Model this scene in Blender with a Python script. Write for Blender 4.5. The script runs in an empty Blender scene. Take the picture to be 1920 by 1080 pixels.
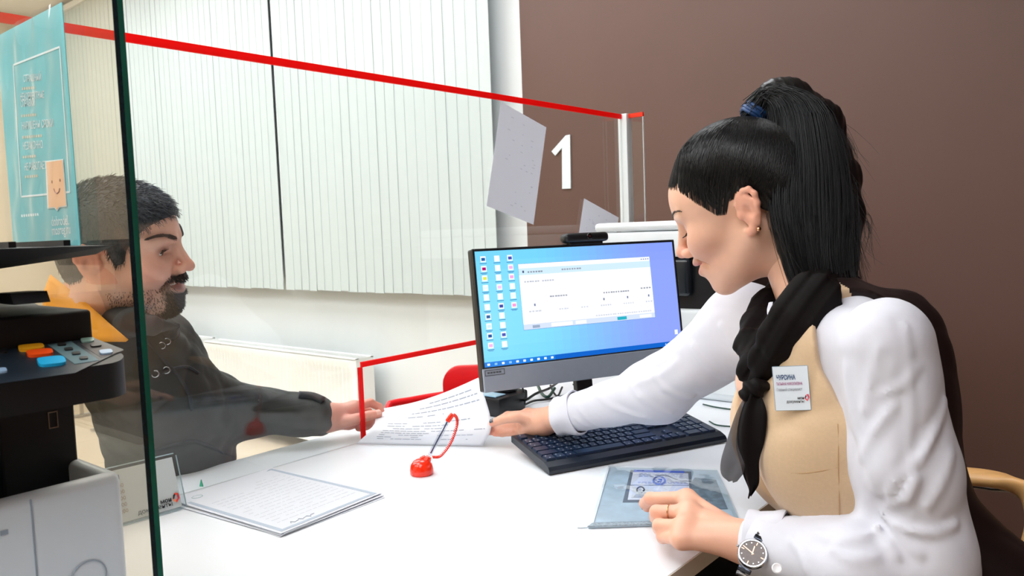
import bpy, bmesh, math, random
import numpy as np
from mathutils import Vector, Matrix
random.seed(7)
RNG = np.random.default_rng(7)
SC = bpy.context.scene
COL = SC.collection

# ---------------------------------------------------------------- camera
FPX = 1485.0
PITCH, ROLL, YAW = math.radians(4.2), math.radians(2.1), math.radians(40)
CAM = np.array([0.0, 0.0, 1.22])
_f = np.array([-math.sin(YAW) * math.cos(PITCH), math.cos(YAW) * math.cos(PITCH), -math.sin(PITCH)])
_r0 = np.array([math.cos(YAW), math.sin(YAW), 0.0])
_u0 = np.cross(_r0, _f)
_u = math.cos(ROLL) * _u0 + math.sin(ROLL) * _r0
_r = math.cos(ROLL) * _r0 - math.sin(ROLL) * _u0


def ray(x, y):
    return _f + _r * ((x - 960) / FPX) + _u * ((540 - y) / FPX)


def dep(x, y, z):
    """world point seen at photo pixel (x, y) at depth z metres"""
    return CAM + ray(x, y) * z


def at(x, y, ax, val):
    """world point seen at photo pixel (x, y) on the plane axis ax = val"""
    d = ray(x, y)
    return CAM + d * ((val - CAM[ax]) / d[ax])


cd = bpy.data.cameras.new('camera')
cam = bpy.data.objects.new('camera', cd)
COL.objects.link(cam)
cam.matrix_world = Matrix(((_r[0], _u[0], -_f[0], CAM[0]), (_r[1], _u[1], -_f[1], CAM[1]),
                           (_r[2], _u[2], -_f[2], CAM[2]), (0, 0, 0, 1)))
cd.sensor_width = 36
cd.lens = FPX / 1920 * 36
cd.clip_start = 0.02
cd.dof.use_dof = True
cd.dof.focus_distance = 1.3
cd.dof.aperture_fstop = 13
SC.camera = cam

# ---------------------------------------------------------------- world and exposure
w = bpy.data.worlds.new('world')
SC.world = w
w.use_nodes = True
w.node_tree.nodes['Background'].inputs[0].default_value = (0.9, 0.95, 1.0, 1)
w.node_tree.nodes['Background'].inputs[1].default_value = 0.3
SC.view_settings.view_transform = 'Standard'
SC.view_settings.look = 'None'
SC.view_settings.gamma = 1
SC.view_settings.use_curve_mapping = False
SC.view_settings.exposure = 0.08
cy = SC.cycles
cy.max_bounces, cy.diffuse_bounces, cy.glossy_bounces, cy.transmission_bounces, cy.transparent_max_bounces = 7, 4, 3, 4, 14
cy.caustics_reflective = cy.caustics_refractive = False
LAMP_STRENGTH = 7.6
LAMP_COLOR = (0.965, 0.985, 1.0)
# ceiling lamps: x, y of each panel (unseen; far-left and camera-side ones added as fill)
LAMPS = [(-6.5, 1.6), (-6.5, -0.2), (-4.9, 1.6), (-3.3, 1.6), (-1.6, 1.75), (-4.9, -0.2), (-3.3, -0.2), (-1.75, -0.2), (-0.2, -0.5),
         (-3.3, -1.9), (-1.75, -1.9), (0.45, -1.9)]


# ---------------------------------------------------------------- materials
MATS = {}


def lin(c):
    """sRGB 0..255 -> linear"""
    out = []
    for v in c[:3]:
        v = v / 255.0
        out.append(v / 12.92 if v <= 0.04045 else ((v + 0.055) / 1.055) ** 2.4)
    return tuple(out)


def mat(name, rgb, rough=0.5, metal=0.0, spec=0.5, noise=0.0, nscale=20.0, bump=0.0, bscale=200.0, coat=0.0,
        sheen=0.0, sss=0.0, alpha=1.0, attr=None, stretch=None, trans=0.0, emit=None, estr=0.0):
    if name in MATS:
        return MATS[name]
    m = bpy.data.materials.new(name)
    m.use_nodes = True
    nt = m.node_tree
    b = nt.nodes['Principled BSDF']
    c = lin(rgb)
    b.inputs['Base Color'].default_value = (*c, 1)
    b.inputs['Roughness'].default_value = rough
    b.inputs['Metallic'].default_value = metal
    b.inputs['Specular IOR Level'].default_value = spec
    b.inputs['Coat Weight'].default_value = coat
    b.inputs['Sheen Weight'].default_value = sheen
    b.inputs['Alpha'].default_value = alpha
    b.inputs['Transmission Weight'].default_value = trans
    if sss:
        b.inputs['Subsurface Weight'].default_value = sss
        b.inputs['Subsurface Radius'].default_value = (0.012, 0.005, 0.003)
        b.inputs['Subsurface Scale'].default_value = 0.6
    if emit:
        b.inputs['Emission Color'].default_value = (*lin(emit), 1)
        b.inputs['Emission Strength'].default_value = estr
    tc = nt.nodes.new('ShaderNodeTexCoord')
    vec = tc.outputs['Object']
    if stretch:
        mp = nt.nodes.new('ShaderNodeMapping')
        mp.inputs['Scale'].default_value = stretch
        nt.links.new(vec, mp.inputs[0])
        vec = mp.outputs[0]
    src = None
    if attr:
        a = nt.nodes.new('ShaderNodeVertexColor')
        a.layer_name = attr
        src = a.outputs[0]
        nt.links.new(src, b.inputs['Base Color'])
    if noise:
        n = nt.nodes.new('ShaderNodeTexNoise')
        n.inputs['Scale'].default_value = nscale
        n.inputs['Detail'].default_value = 4
        nt.links.new(vec, n.inputs['Vector'])
        r = nt.nodes.new('ShaderNodeMapRange')
        r.inputs[1].default_value = 0.3
        r.inputs[2].default_value = 0.7
        r.inputs[3].default_value = 1 - noise
        r.inputs[4].default_value = 1 + noise
        nt.links.new(n.outputs[0], r.inputs[0])
        mx = nt.nodes.new('ShaderNodeVectorMath')
        mx.operation = 'SCALE'
        if src:
            nt.links.new(src, mx.inputs[0])
        else:
            mx.inputs[0].default_value = c
        nt.links.new(r.outputs[0], mx.inputs['Scale'])
        nt.links.new(mx.outputs[0], b.inputs['Base Color'])
    if bump:
        n2 = nt.nodes.new('ShaderNodeTexNoise')
        n2.inputs['Scale'].default_value = bscale
        n2.inputs['Detail'].default_value = 3
        nt.links.new(vec, n2.inputs['Vector'])
        bp = nt.nodes.new('ShaderNodeBump')
        bp.inputs['Strength'].default_value = bump
        bp.inputs['Distance'].default_value = 0.002
        nt.links.new(n2.outputs[0], bp.inputs['Height'])
        nt.links.new(bp.outputs[0], b.inputs['Normal'])
    MATS[name] = m
    return m


def glass(name, tint=(1, 1, 1), f0=0.042, rough=0.0):
    """thin pane: clear or tinted body with Schlick reflection on each face"""
    if name in MATS:
        return MATS[name]
    m = bpy.data.materials.new(name)
    m.use_nodes = True
    nt = m.node_tree
    nt.nodes.clear()
    out = nt.nodes.new('ShaderNodeOutputMaterial')
    mix = nt.nodes.new('ShaderNodeMixShader')
    tr = nt.nodes.new('ShaderNodeBsdfTransparent')
    tr.inputs[0].default_value = (*tint, 1)
    gl = nt.nodes.new('ShaderNodeBsdfGlossy')
    gl.inputs['Roughness'].default_value = rough
    ge = nt.nodes.new('ShaderNodeNewGeometry')
    dt = nt.nodes.new('ShaderNodeVectorMath')
    dt.operation = 'DOT_PRODUCT'
    nt.links.new(ge.outputs['Incoming'], dt.inputs[0])
    nt.links.new(ge.outputs['Normal'], dt.inputs[1])

    def mth(op, a, bv):
        n = nt.nodes.new('ShaderNodeMath')
        n.operation = op
        for i, v in enumerate((a, bv)):
            if v is None:
                continue
            if isinstance(v, (int, float)):
                n.inputs[i].default_value = v
            else:
                nt.links.new(v, n.inputs[i])
        return n.outputs[0]
    ab = mth('ABSOLUTE', dt.outputs['Value'], None)
    p = mth('POWER', mth('SUBTRACT', 1.0, ab), 5.0)
    f = mth('ADD', mth('MULTIPLY', p, 1 - f0), f0)
    nt.links.new(f, mix.inputs[0])
    nt.links.new(tr.outputs[0], mix.inputs[1])
    nt.links.new(gl.outputs[0], mix.inputs[2])
    nt.links.new(mix.outputs[0], out.inputs[0])
    MATS[name] = m
    return m


def emitter(name, attr=None, rgb=None, strength=1.0):
    if name in MATS:
        return MATS[name]
    m = bpy.data.materials.new(name)
    m.use_nodes = True
    nt = m.node_tree
    nt.nodes.clear()
    out = nt.nodes.new('ShaderNodeOutputMaterial')
    em = nt.nodes.new('ShaderNodeEmission')
    em.inputs[1].default_value = strength
    if attr:
        a = nt.nodes.new('ShaderNodeVertexColor')
        a.layer_name = attr
        nt.links.new(a.outputs[0], em.inputs[0])
    else:
        em.inputs[0].default_value = (*rgb, 1)
    nt.links.new(em.outputs[0], out.inputs[0])
    MATS[name] = m
    return m


def thin(name, rgb, tr=.45, rough=.6):
    """thin paper or tape: scatters light on both sides"""
    if name in MATS:
        return MATS[name]
    m = mat(name, rgb, rough, noise=.012, nscale=12)
    nt = m.node_tree
    b = nt.nodes['Principled BSDF']
    out = nt.nodes['Material Output']
    t = nt.nodes.new('ShaderNodeBsdfTranslucent')
    t.inputs[0].default_value = (*lin(rgb), 1)
    mx = nt.nodes.new('ShaderNodeMixShader')
    mx.inputs[0].default_value = tr
    nt.links.new(b.outputs[0], mx.inputs[1])
    nt.links.new(t.outputs[0], mx.inputs[2])
    nt.links.new(mx.outputs[0], out.inputs[0])
    return m


# ---------------------------------------------------------------- mesh helpers
class MB:
    """collects shapes into one mesh"""

    def __init__(s):
        s.v, s.f, s.c = [], [], []

    def add(s, vs, fs, col=None):
        o = len(s.v)
        s.v += [tuple(map(float, p)) for p in vs]
        s.f += [tuple(i + o for i in f) for f in fs]
        s.c += [col] * len(fs)
        return s

    def box(s, lo, hi, col=None, r=0.0, seg=2):
        lo, hi = np.array(lo, float), np.array(hi, float)
        if r <= 0:
            x0, y0, z0 = lo
            x1, y1, z1 = hi
            return s.add([(x0, y0, z0), (x1, y0, z0), (x1, y1, z0), (x0, y1, z0), (x0, y0, z1), (x1, y0, z1), (x1, y1, z1), (x0, y1, z1)],
                         [(0, 3, 2, 1), (4, 5, 6, 7), (0, 1, 5, 4), (1, 2, 6, 5), (2, 3, 7, 6), (3, 0, 4, 7)], col)
        bm = bmesh.new()
        bmesh.ops.create_cube(bm, size=1)
        for v in bm.verts:
            v.co = Vector([(lo[i] + hi[i]) / 2 + v.co[i] * (hi[i] - lo[i]) for i in range(3)])
        bmesh.ops.bevel(bm, geom=bm.edges[:], offset=min(r, 0.49 * float(min(hi - lo))), segments=seg, profile=0.5, affect='EDGES')
        return s.bm(bm, col)

    def bm(s, bm, col=None):
        bm.verts.ensure_lookup_table()
        bm.verts.index_update()
        s.add([v.co[:] for v in bm.verts], [[v.index for v in f.verts] for f in bm.faces], col)
        bm.free()
        return s

    def prism(s, poly, d, col=None):
        """closed polygon (3D points) extruded by vector d"""
        n = len(poly)
        p = [np.array(q, float) for q in poly]
        q = [a + np.array(d, float) for a in p]
        fs = [tuple(range(n))[::-1], tuple(range(n, 2 * n))]
        fs += [(i, (i + 1) % n, n + (i + 1) % n, n + i) for i in range(n)]
        return s.add(p + q, fs, col)

    def tube(s, pts, r, n=8, col=None, caps=True, closed=False):
        pts = [np.array(p, float) for p in pts]
        m = len(pts)
        rs = r if hasattr(r, '__len__') else [r] * m
        vs, fs = [], []
        prev = None
        for i, p in enumerate(pts):
            if closed:
                t = pts[(i + 1) % m] - pts[i - 1]
            else:
                t = pts[min(i + 1, m - 1)] - pts[max(i - 1, 0)]
            t = t / (np.linalg.norm(t) + 1e-12)
            if prev is None:
                a = np.array([0, 0, 1.0]) if abs(t[2]) < 0.9 else np.array([1.0, 0, 0])
                u = np.cross(t, a)
            else:
                u = prev - t * (prev @ t)
            u /= (np.linalg.norm(u) + 1e-12)
            prev = u
            w_ = np.cross(t, u)
            for k in range(n):
                an = 2 * math.pi * k / n
                vs.append(p + (u * math.cos(an) + w_ * math.sin(an)) * rs[i])
        for i in range(m if closed else m - 1):
            for k in range(n):
                a, b = i * n + k, i * n + (k + 1) % n
                c, d = ((i + 1) % m) * n + (k + 1) % n, ((i + 1) % m) * n + k
                fs.append((a, b, c, d))
        if caps and not closed:
            fs.append(tuple(range(n))[::-1])
            fs.append(tuple(range((m - 1) * n, m * n)))
        return s.add(vs, fs, col)

    def lathe(s, prof, c=(0, 0, 0), n=24, col=None, axis=None, up=None):
        """prof [(r, h)], revolved about axis through c (default z)"""
        ax = np.array(axis if axis is not None else (0, 0, 1), float)
        ax /= np.linalg.norm(ax)
        a = np.array([1.0, 0, 0]) if abs(ax[0]) < 0.9 else np.array([0, 1.0, 0])
        u = np.cross(ax, a)
        u /= np.linalg.norm(u)
        w_ = np.cross(ax, u)
        c = np.array(c, float)
        vs, fs = [], []
        for (r, h) in prof:
            for k in range(n):
                an = 2 * math.pi * k / n
                vs.append(c + ax * h + (u * math.cos(an) + w_ * math.sin(an)) * r)
        for i in range(len(prof) - 1):
            for k in range(n):
                fs.append((i * n + k, i * n + (k + 1) % n, (i + 1) * n + (k + 1) % n, (i + 1) * n + k))
        fs.append(tuple(range(n))[::-1])
        fs.append(tuple(range((len(prof) - 1) * n, len(prof) * n)))
        return s.add(vs, fs, col)

    def quad(s, a, b, c, d, col=None):
        return s.add([a, b, c, d], [(0, 1, 2, 3)], col)

    def xf(s, M):
        """transform all vertices by a 4x4 / callable"""
        if callable(M):
            s.v = [tuple(map(float, M(np.array(p)))) for p in s.v]
        else:
            s.v = [tuple(M @ Vector(p)) for p in s.v]
        return s

    def mesh(s, name):
        me = bpy.data.meshes.new(name)
        me.from_pydata(s.v, [], s.f)
        if any(c is not None for c in s.c):
            ca = me.color_attributes.new('col', 'FLOAT_COLOR', 'CORNER')
            buf = []
            for p, c in zip(me.polygons, s.c):
                c = c if c is not None else (1, 1, 1)
                for _ in range(p.loop_total):
                    buf += [c[0], c[1], c[2], 1.0]
            ca.data.foreach_set('color', buf)
        return me

    def obj(s, name, m, parent=None, smooth=None, world=True):
        return link(name, s.mesh(name), m, parent, smooth, world)


def basis(o):
    M = o.matrix_basis.copy()
    p = o.parent
    if p is not None:
        return basis(p) @ o.matrix_parent_inverse @ M
    return M


def link(name, me, m, parent=None, smooth=None, world=True):
    o = bpy.data.objects.new(name, me)
    COL.objects.link(o)
    if m is not None:
        me.materials.append(m)
    if smooth:
        if smooth is True:
            me.shade_smooth()
        else:
            bm = bmesh.new()
            bm.from_mesh(me)
            lim = math.radians(smooth)
            for f in bm.faces:
                f.smooth = True
            for e in bm.edges:
                if len(e.link_faces) != 2 or e.calc_face_angle(3.2) > lim:
                    e.smooth = False
            bm.to_mesh(me)
            bm.free()
    if parent is not None:
        o.parent = parent
        if world:
            o.matrix_parent_inverse = basis(parent).inverted()
    return o


def thing(name, label, cat, loc=(0, 0, 0), rotz=0.0, group=None):
    o = bpy.data.objects.new(name, None)
    COL.objects.link(o)
    o.empty_display_size = 0.05
    o.location = [float(c) for c in loc]
    o.rotation_euler = (0, 0, rotz)
    tag(o, label, cat, group)
    return o


def tag(o, label, cat=None, group=None):
    o['label'] = label
    if cat:
        o['category'] = cat
    if group:
        o['group'] = group
    return o


def struct(o, label=None):
    o['kind'] = 'structure'
    if label:
        o['label'] = label
    return o


def text(s, size=0.01, M=None, depth=0.00015, align='LEFT', col=None, xs=1.0, bold=0.0):
    """text as an MB, lying in the local xy plane"""
    cu = bpy.data.curves.new('txt', 'FONT')
    cu.body = s
    cu.size = size
    cu.extrude = depth
    cu.align_x = align
    cu.offset = bold
    cu.resolution_u = 2
    o = bpy.data.objects.new('txt', cu)
    COL.objects.link(o)
    dg = bpy.context.evaluated_depsgraph_get()
    me = bpy.data.meshes.new_from_object(o.evaluated_get(dg))
    b = MB()
    b.add([(v.co.x * xs, v.co.y, v.co.z) for v in me.vertices], [tuple(p.vertices) for p in me.polygons], col)
    bpy.data.objects.remove(o)
    bpy.data.curves.remove(cu)
    bpy.data.meshes.remove(me)
    if M is not None:
        b.xf(M)
    return b


def frame(o, ex, ey, ez):
    """4x4 from origin and axes"""
    ex, ey, ez = [np.array(a, float) / np.linalg.norm(a) for a in (ex, ey, ez)]
    return Matrix(((ex[0], ey[0], ez[0], o[0]), (ex[1], ey[1], ez[1], o[1]), (ex[2], ey[2], ez[2], o[2]), (0, 0, 0, 1)))


def unit(a):
    a = np.array(a, float)
    return a / np.linalg.norm(a)


def spline(pts, n):
    """Catmull-Rom through pts"""
    P = [np.array(p, float) for p in pts]
    P = [2 * P[0] - P[1]] + P + [2 * P[-1] - P[-2]]
    out = []
    m = len(P) - 3
    for i in range(n):
        t = i / (n - 1) * m
        k = min(int(t), m - 1)
        t -= k
        a, b, c, d = P[k:k + 4]
        out.append(0.5 * (2 * b + (c - a) * t + (2 * a - 5 * b + 4 * c - d) * t * t + (3 * b - a - 3 * c + d) * t ** 3))
    return out
# ================================================================ the room
YW, XL, XR, YB, ZC = 2.85, -7.6, 1.25, -3.2, 3.2
DZ = 0.74                       # desk top height
XB = -1.443                     # plane of the service screen
M_white = mat('white_paint', (218, 223, 224), 0.75, noise=0.015, nscale=3, bump=0.05, bscale=300)
M_brown = mat('brown_paint', (93, 65, 55), 0.5, noise=0.03, nscale=5, bump=0.08, bscale=500)
M_beige = mat('beige_paint', (222, 212, 194), 0.7, noise=0.02, nscale=3)
M_tile = mat('floor_tile', (202, 186, 164), 0.35, noise=0.06, nscale=4)
M_grout = mat('grout', (150, 138, 122), 0.8, noise=0.05)
M_ceil = mat('ceiling_paint', (240, 240, 238), 0.85, noise=0.01)

struct(MB().box((XL - .15, YB - .15, -0.12), (XR + .15, YW + .15, -0.008)).obj('floor', M_grout), 'beige tiled floor')
floor = bpy.data.objects['floor']
TS = 0.6
tile_me = MB().box((0.002, 0.002, -0.006), (TS - 0.002, TS - 0.002, 0), r=0.0015, seg=1).mesh('tile')
tile_me.materials.append(M_tile)
for i in range(int((XR - XL) / TS) + 1):
    for j in range(int((YW - YB) / TS) + 1):
        x, y = XL + i * TS, YB + j * TS
        if x + TS > XR + .1 or y + TS > YW + .1 or x > -0.2 and y < -1.0 or y < -1.7:
            continue
        o = bpy.data.objects.new('tile', tile_me)
        COL.objects.link(o)
        o.location = (x, y, -0.0005)
        o.parent = floor
struct(MB().box((XL - .15, YB - .15, ZC), (XR + .15, YW + .15, ZC + .1)).obj('ceiling', M_ceil), 'white ceiling')
XC = at(985, 250, 1, YW)[0]     # where the white wall turns brown
struct(MB().box((XL - .15, YW, 0), (XC, YW + .15, ZC)).obj('wall_window', M_white), 'white wall behind the vertical blinds')
wb = struct(MB().box((XC, YW - 0.012, 0), (XR + .15, YW + .15, ZC)).obj('wall_brown', M_brown), 'dark brown painted wall with the number')
struct(MB().box((XL - .15, YB, 0), (XL, YW, ZC)).obj('wall_left', M_beige), 'beige side wall')
struct(MB().box((XR, YB, 0), (XR + .15, YW - 0.012, ZC)).obj('wall_right', M_brown), 'dark brown side wall')
struct(MB().box((XL - .15, YB - .15, 0), (XR + .15, YB, ZC)).obj('wall_back', M_beige), 'beige wall')

# ceiling lamps
M_frame = mat('lamp_frame', (225, 225, 225), 0.4, noise=0.01)
M_lamp = emitter('lamp_diffuser', rgb=LAMP_COLOR, strength=LAMP_STRENGTH)
for i, (x, y) in enumerate(LAMPS):
    t = thing('ceiling_lamp', 'unseen square white ceiling lamp panel, in a set with added fill panels', 'lamp', (x, y, ZC), group='ceiling lamp panels')
    f = MB()
    for a, b in (((-.6, -.6), (.6, -.57)), ((-.6, .57), (.6, .6)), ((-.6, -.57), (-.57, .57)), ((.57, -.57), (.6, .57))):
        f.box((x + a[0], y + a[1], ZC - .03), (x + b[0], y + b[1], ZC))
    f.obj('lamp_frame', M_frame, t)
    MB().box((x - .57, y - .57, ZC - .02), (x + .57, y + .57, ZC - .012)).obj('diffuser', M_lamp, t)

# number on the brown wall
M_num = mat('number_white', (225, 238, 240), 0.5, noise=0.01)


def onwall(x, y, Y=YW - 0.014):
    return at(x, y, 1, Y)


poly = [(1035.5, 284), (1062, 254), (1070, 252.5), (1071.5, 353.5), (1055.5, 354), (1055, 277), (1042.5, 292)]
b = MB().prism([onwall(*p, YW - 0.012) for p in poly], (0, -0.006, 0))
tag(b.obj('wall_number', M_num), 'white numeral one on the brown wall', 'number')

# switch plate beside the brown wall
q0, q1 = onwall(931, 316, YW), onwall(949, 368, YW)
t = thing('switch_plate', 'white switch plate on wall between blinds and brown paint', 'switch', (q0[0], YW, q1[2]))
M_plast = mat('white_plastic', (236, 242, 244), 0.35, noise=0.01)
MB().box((q0[0], YW - .012, q1[2]), (q1[0], YW, q0[2]), r=.003).obj('plate', M_plast, t)
zm = (q0[2] + q1[2]) / 2
for a, c in ((q1[2] + .01, zm - .003), (zm + .003, q0[2] - .01)):
    MB().box((q0[0] + .012, YW - .016, a), (q1[0] - .012, YW - .01, c), r=.002).obj('rocker', M_plast, t)

# window behind the blinds
M_wglass = glass('window_glass', (0.9, 0.95, 0.95))
for n, (x0, x1) in enumerate(((-4.05, -2.55), (-7.3, -4.45))):
    wo = MB()
    for a, c in (((x0, .98), (x1, 1.04)), ((x0, 2.6), (x1, 2.66)), ((x0, 1.04), (x0 + .06, 2.6)), ((x1 - .06, 1.04), (x1, 2.6)), (((x0 + x1) / 2 - .03, 1.04), ((x0 + x1) / 2 + .03, 2.6))):
        wo.box((a[0], YW - .02, a[1]), (c[0], YW, c[1]))
    wo = struct(wo.obj('window_%d' % (n + 1), M_plast), 'white window frame behind the blinds')
    MB().box((x0 + .06, YW - .012, 1.04), ((x0 + x1) / 2 - .03, YW - .006, 2.6)).obj('pane', M_wglass, wo)
    MB().box(((x0 + x1) / 2 + .03, YW - .012, 1.04), (x1 - .06, YW - .006, 2.6)).obj('pane', M_wglass, wo)

# vertical blinds
M_blind = mat('blind_fabric', (194, 204, 204), 0.8, noise=0.02, nscale=8, stretch=(40, 40, .3), bump=0.1, bscale=60)
xs_gap = at(521, 300, 1, YW - .09)[0]
x_end = at(926, 300, 1, YW - .09)[0]
SL = 0.089
slat = MB()
slat.box((-SL / 2, -.0012, 0), (SL / 2, .0012, 2.2))
slat.box((-SL / 2, -.0026, 0), (SL / 2, .0026, .045))
sl_me = slat.mesh('slat')
sl_me.materials.append(M_blind)
for x0, x1, lb in ((xs_gap + .012, x_end, 'cream vertical blind beside the brown wall'), (-7.45, xs_gap - .012, 'cream vertical blind left of the gap, behind the seated man')):
    zb = at(700, 548, 1, YW - .09)[2]
    t = thing('vertical_blind', lb, 'blind', ((x0 + x1) / 2, YW - .09, zb), group='vertical blinds on the windows')
    MB().box((x0, YW - .11, zb + 2.2), (x1, YW - .06, zb + 2.24)).obj('headrail', M_plast, t)
    n = int((x1 - x0) / (SL * .80))
    p = (x1 - x0 - SL) / (n - 1)
    for k in range(n):
        o = bpy.data.objects.new('slat', sl_me)
        COL.objects.link(o)
        o.parent = t
        o.location = (x0 + SL / 2 + k * p - (x0 + x1) / 2, random.uniform(-.0006, .0006), random.uniform(-.004, .004))
        o.rotation_euler = (0, 0, math.radians(-2.0 + random.uniform(-.7, .7)))
    MB().tube([(x0 + .03, YW - .11, zb + 2.2), (x0 + .03, YW - .105, zb + .5)], .0015, 5).obj('cord', M_plast, t)

# radiators under the windows
M_rad = mat('radiator_enamel', (240, 242, 240), 0.35, noise=0.01)


def radiator(x0, x1, ztop, label):
    yf, yb = YW - .23, YW - .11
    t = thing('radiator', label, 'radiator', ((x0 + x1) / 2, (yf + yb) / 2, ztop - .5), group='white panel radiators')
    # ribbed front and back panels
    for nm, y, s in (('front_panel', yf, 1), ('rear_panel', yb, -1)):
        n = int((x1 - x0 - .06) / .034)
        pr = [(x0 + .005, 0)]
        for k in range(n):
            xa = x0 + .03 + k * .034
            pr += [(xa, 0), (xa + .007, .010), (xa + .02, .010), (xa + .027, 0)]
        pr += [(x1 - .005, 0)]
        vs, fs = [], []
        for (x, d) in pr:
            for z, e in ((ztop - .5, 0), (ztop - .47, 0), (ztop - .455, 1), (ztop - .065, 1), (ztop - .05, 0), (ztop - .012, 0)):
                vs.append((x, y + s * d * e, z))
        for i in range(len(pr) - 1):
            for k in range(5):
                a = i * 6 + k
                fs.append((a, a + 6, a + 7, a + 1) if s > 0 else (a, a + 1, a + 7, a + 6))
        MB().add(vs, fs).obj(nm, M_rad, t, smooth=40)
    for x in (x0, x1 - .006):
        MB().box((x, yf, ztop - .5), (x + .006, yb, ztop), r=.002).obj('side_panel', M_rad, t)
    g = MB()
    g.box((x0, yf, ztop - .008), (x1, yf + .022, ztop), r=.002)
    g.box((x0, yb - .022, ztop - .008), (x1, yb, ztop), r=.002)
    k = 0
    xx = x0 + .02
    while xx < x1 - .03:
        g.box((xx, yf + .022, ztop - .008), (xx + .012, yb - .022, ztop - .002))
        xx += .03
    g.obj('top_grille', M_rad, t)
    for x in (x0 + .2, x1 - .2):
        MB().box((x - .02, yb, ztop - .4), (x + .02, YW - .001, ztop - .05)).obj('bracket', M_rad, t)
    MB().tube([(x1 - .05, yb - .04, ztop - .5), (x1 - .05, yb - .04, 0.01)], .011, 8).obj('pipe', M_rad, t, smooth=True)
    return t


rx1 = at(667, 673, 1, YW - .23)
radiator(at(382, 636, 1, YW - .23)[0], rx1[0], rx1[2], 'white ribbed panel radiator seen above the outstretched dark sleeve')
radiator(-7.4, at(372, 640, 1, YW - .23)[0], rx1[2] + .005, 'white panel radiator mostly hidden behind the seated man')

# ================================================================ desks
M_desk = mat('white_laminate', (230, 234, 240), 0.28, noise=0.008, nscale=6, spec=0.4)
M_edge = mat('desk_edge', (206, 198, 186), 0.5, noise=0.02)
M_leg = mat('desk_panel', (200, 202, 204), 0.5, noise=0.02)
XD0, XD1 = -1.57, -0.5225


def desk(y0, y1, label, op=None):
    t = thing('desk', label, 'desk', ((XD0 + XD1) / 2, (y0 + y1) / 2, 0), group='white service desks')
    MB().box((XD0 + .0015, y0 + .0015, DZ - .026), (XD1 - .0015, y1 - .0015, DZ), r=.001).obj('desktop', M_desk, t)
    e = MB()
    e.box((XD1 - .0015, y0, DZ - .027), (XD1, y1, DZ - .0008))
    e.box((XD0, y0, DZ - .027), (XD0 + .0015, y1, DZ - .0008))
    e.box((XD0 + .0015, y0, DZ - .027), (XD1 - .0015, y0 + .0015, DZ - .0008))
    e.box((XD0 + .0015, y1 - .0015, DZ - .027), (XD1 - .0015, y1, DZ - .0008))
    e.obj('edge_banding', M_edge, t)
    for y in (y0 + .02, y1 - .045):
        MB().box((XD0 + .1, y, 0), (XD1 - .06, y + .025, DZ - .026), r=.001).obj('leg_panel', M_leg, t)
    MB().box((XD0 + .32, y0 + .05, .12), (XD0 + .345, y1 - .05, DZ - .026), r=.001).obj('modesty_panel', M_leg, t)
    return t


YA = 0.362
desk(YA - .004, 2.43, 'white desk where the two people pass the sheet')
desk(-1.0, YA - .006, 'white desk under the black and white printer in the foreground')

# ================================================================ glass screens
M_gl = glass('screen_glass', (0.98, 0.99, 0.987), 0.033)
M_gla = glass('divider_glass', (0.985, 0.945, 0.875), 0.045)
M_gedge = mat('glass_edge', (10, 92, 74), 0.15, noise=0.25, nscale=60, spec=0.8, stretch=(1, 1, .3))
M_gedge2 = mat('glass_edge_dark', (12, 34, 40), 0.2, noise=0.2, nscale=80)
M_red = thin('red_tape', (255, 14, 10), .5)
M_alu = mat('white_post', (232, 238, 240), 0.35, noise=0.01)
TH = 0.006
ZT = 1.594
YO0 = at(681, 760, 0, XB)[1]                      # opening starts here
ZO = at(682, 687, 0, XB)[2]
YP = at(1166, 300, 0, XB)[1]
YEND = 0.37
t = thing('glass_screen', 'clear glass counter screen edged with red tape, between the two people', 'glass screen', (XB, 1.3, DZ))
poly = [(YEND, DZ + .001), (YO0, DZ + .001), (YO0, ZO), (YP, ZO), (YP, ZT), (YEND, ZT)]
MB().prism([(XB - TH / 2, y, z) for y, z in poly], (TH, 0, 0)).obj('pane', M_gl, t)
tp = MB()
tw = 0.0145
tp.box((XB - TH / 2 - .0006, YEND, ZT - tw), (XB + TH / 2 + .0006, YP, ZT + .0008))
tp.obj('top_tape', M_red, t)
tp = MB()
tp.box((XB - TH / 2 - .0006, YO0, ZO - .0008), (XB + TH / 2 + .0006, YP, ZO + .011))
tp.obj('opening_top_tape', M_red, t)
MB().box((XB - TH / 2 - .0006, YO0 - .009, DZ + .001), (XB + TH / 2 + .0006, YO0 + .0008, ZO - .0008)).obj('opening_side_tape', M_red, t)
# corner post and short return pane
MB().box((XB - .012, YP, DZ), (XB + .022, YP + .034, ZT + .002), r=.002).obj('corner_post', M_alu, t)
XCc = at(1208, 300, 1, YP + .017)[0]
MB().box((XB + .022, YP + .014, DZ + .001), (XCc, YP + .02, ZT)).obj('return_pane', M_gl, t)
MB().box((XCc - .0012, YP + .0138, DZ + .001), (XCc + .0004, YP + .0202, ZT - .013)).obj('return_pane_edge', M_alu, t)
M_red2 = thin('red_tape_bright', (255, 62, 20), .4)
MB().box((XB + .022, YP + .0132, ZT - .013), (XCc, YP + .0208, ZT + .001)).obj('return_tape', M_red2, t)

t = thing('glass_divider', 'tinted glass divider with thick green edge behind the foreground printer', 'glass screen', (-1.1, YA, DZ))
XA = at(249, 540, 1, YA - .005)[0]
MB().box((XB + TH / 2 + .001, YA - .0045, DZ + .001), (XA - .0008, YA + .0045, 1.95)).obj('pane', M_gla, t)
MB().box((XA - .0008, YA - .005, DZ + .001), (XA, YA - .0005, 1.95)).obj('front_edge', M_gedge2, t)
MB().box((XA - .0008, YA - .0005, DZ + .001), (XA + .0003, YA + .005, 1.95)).obj('ground_edge', M_gedge, t)
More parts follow.
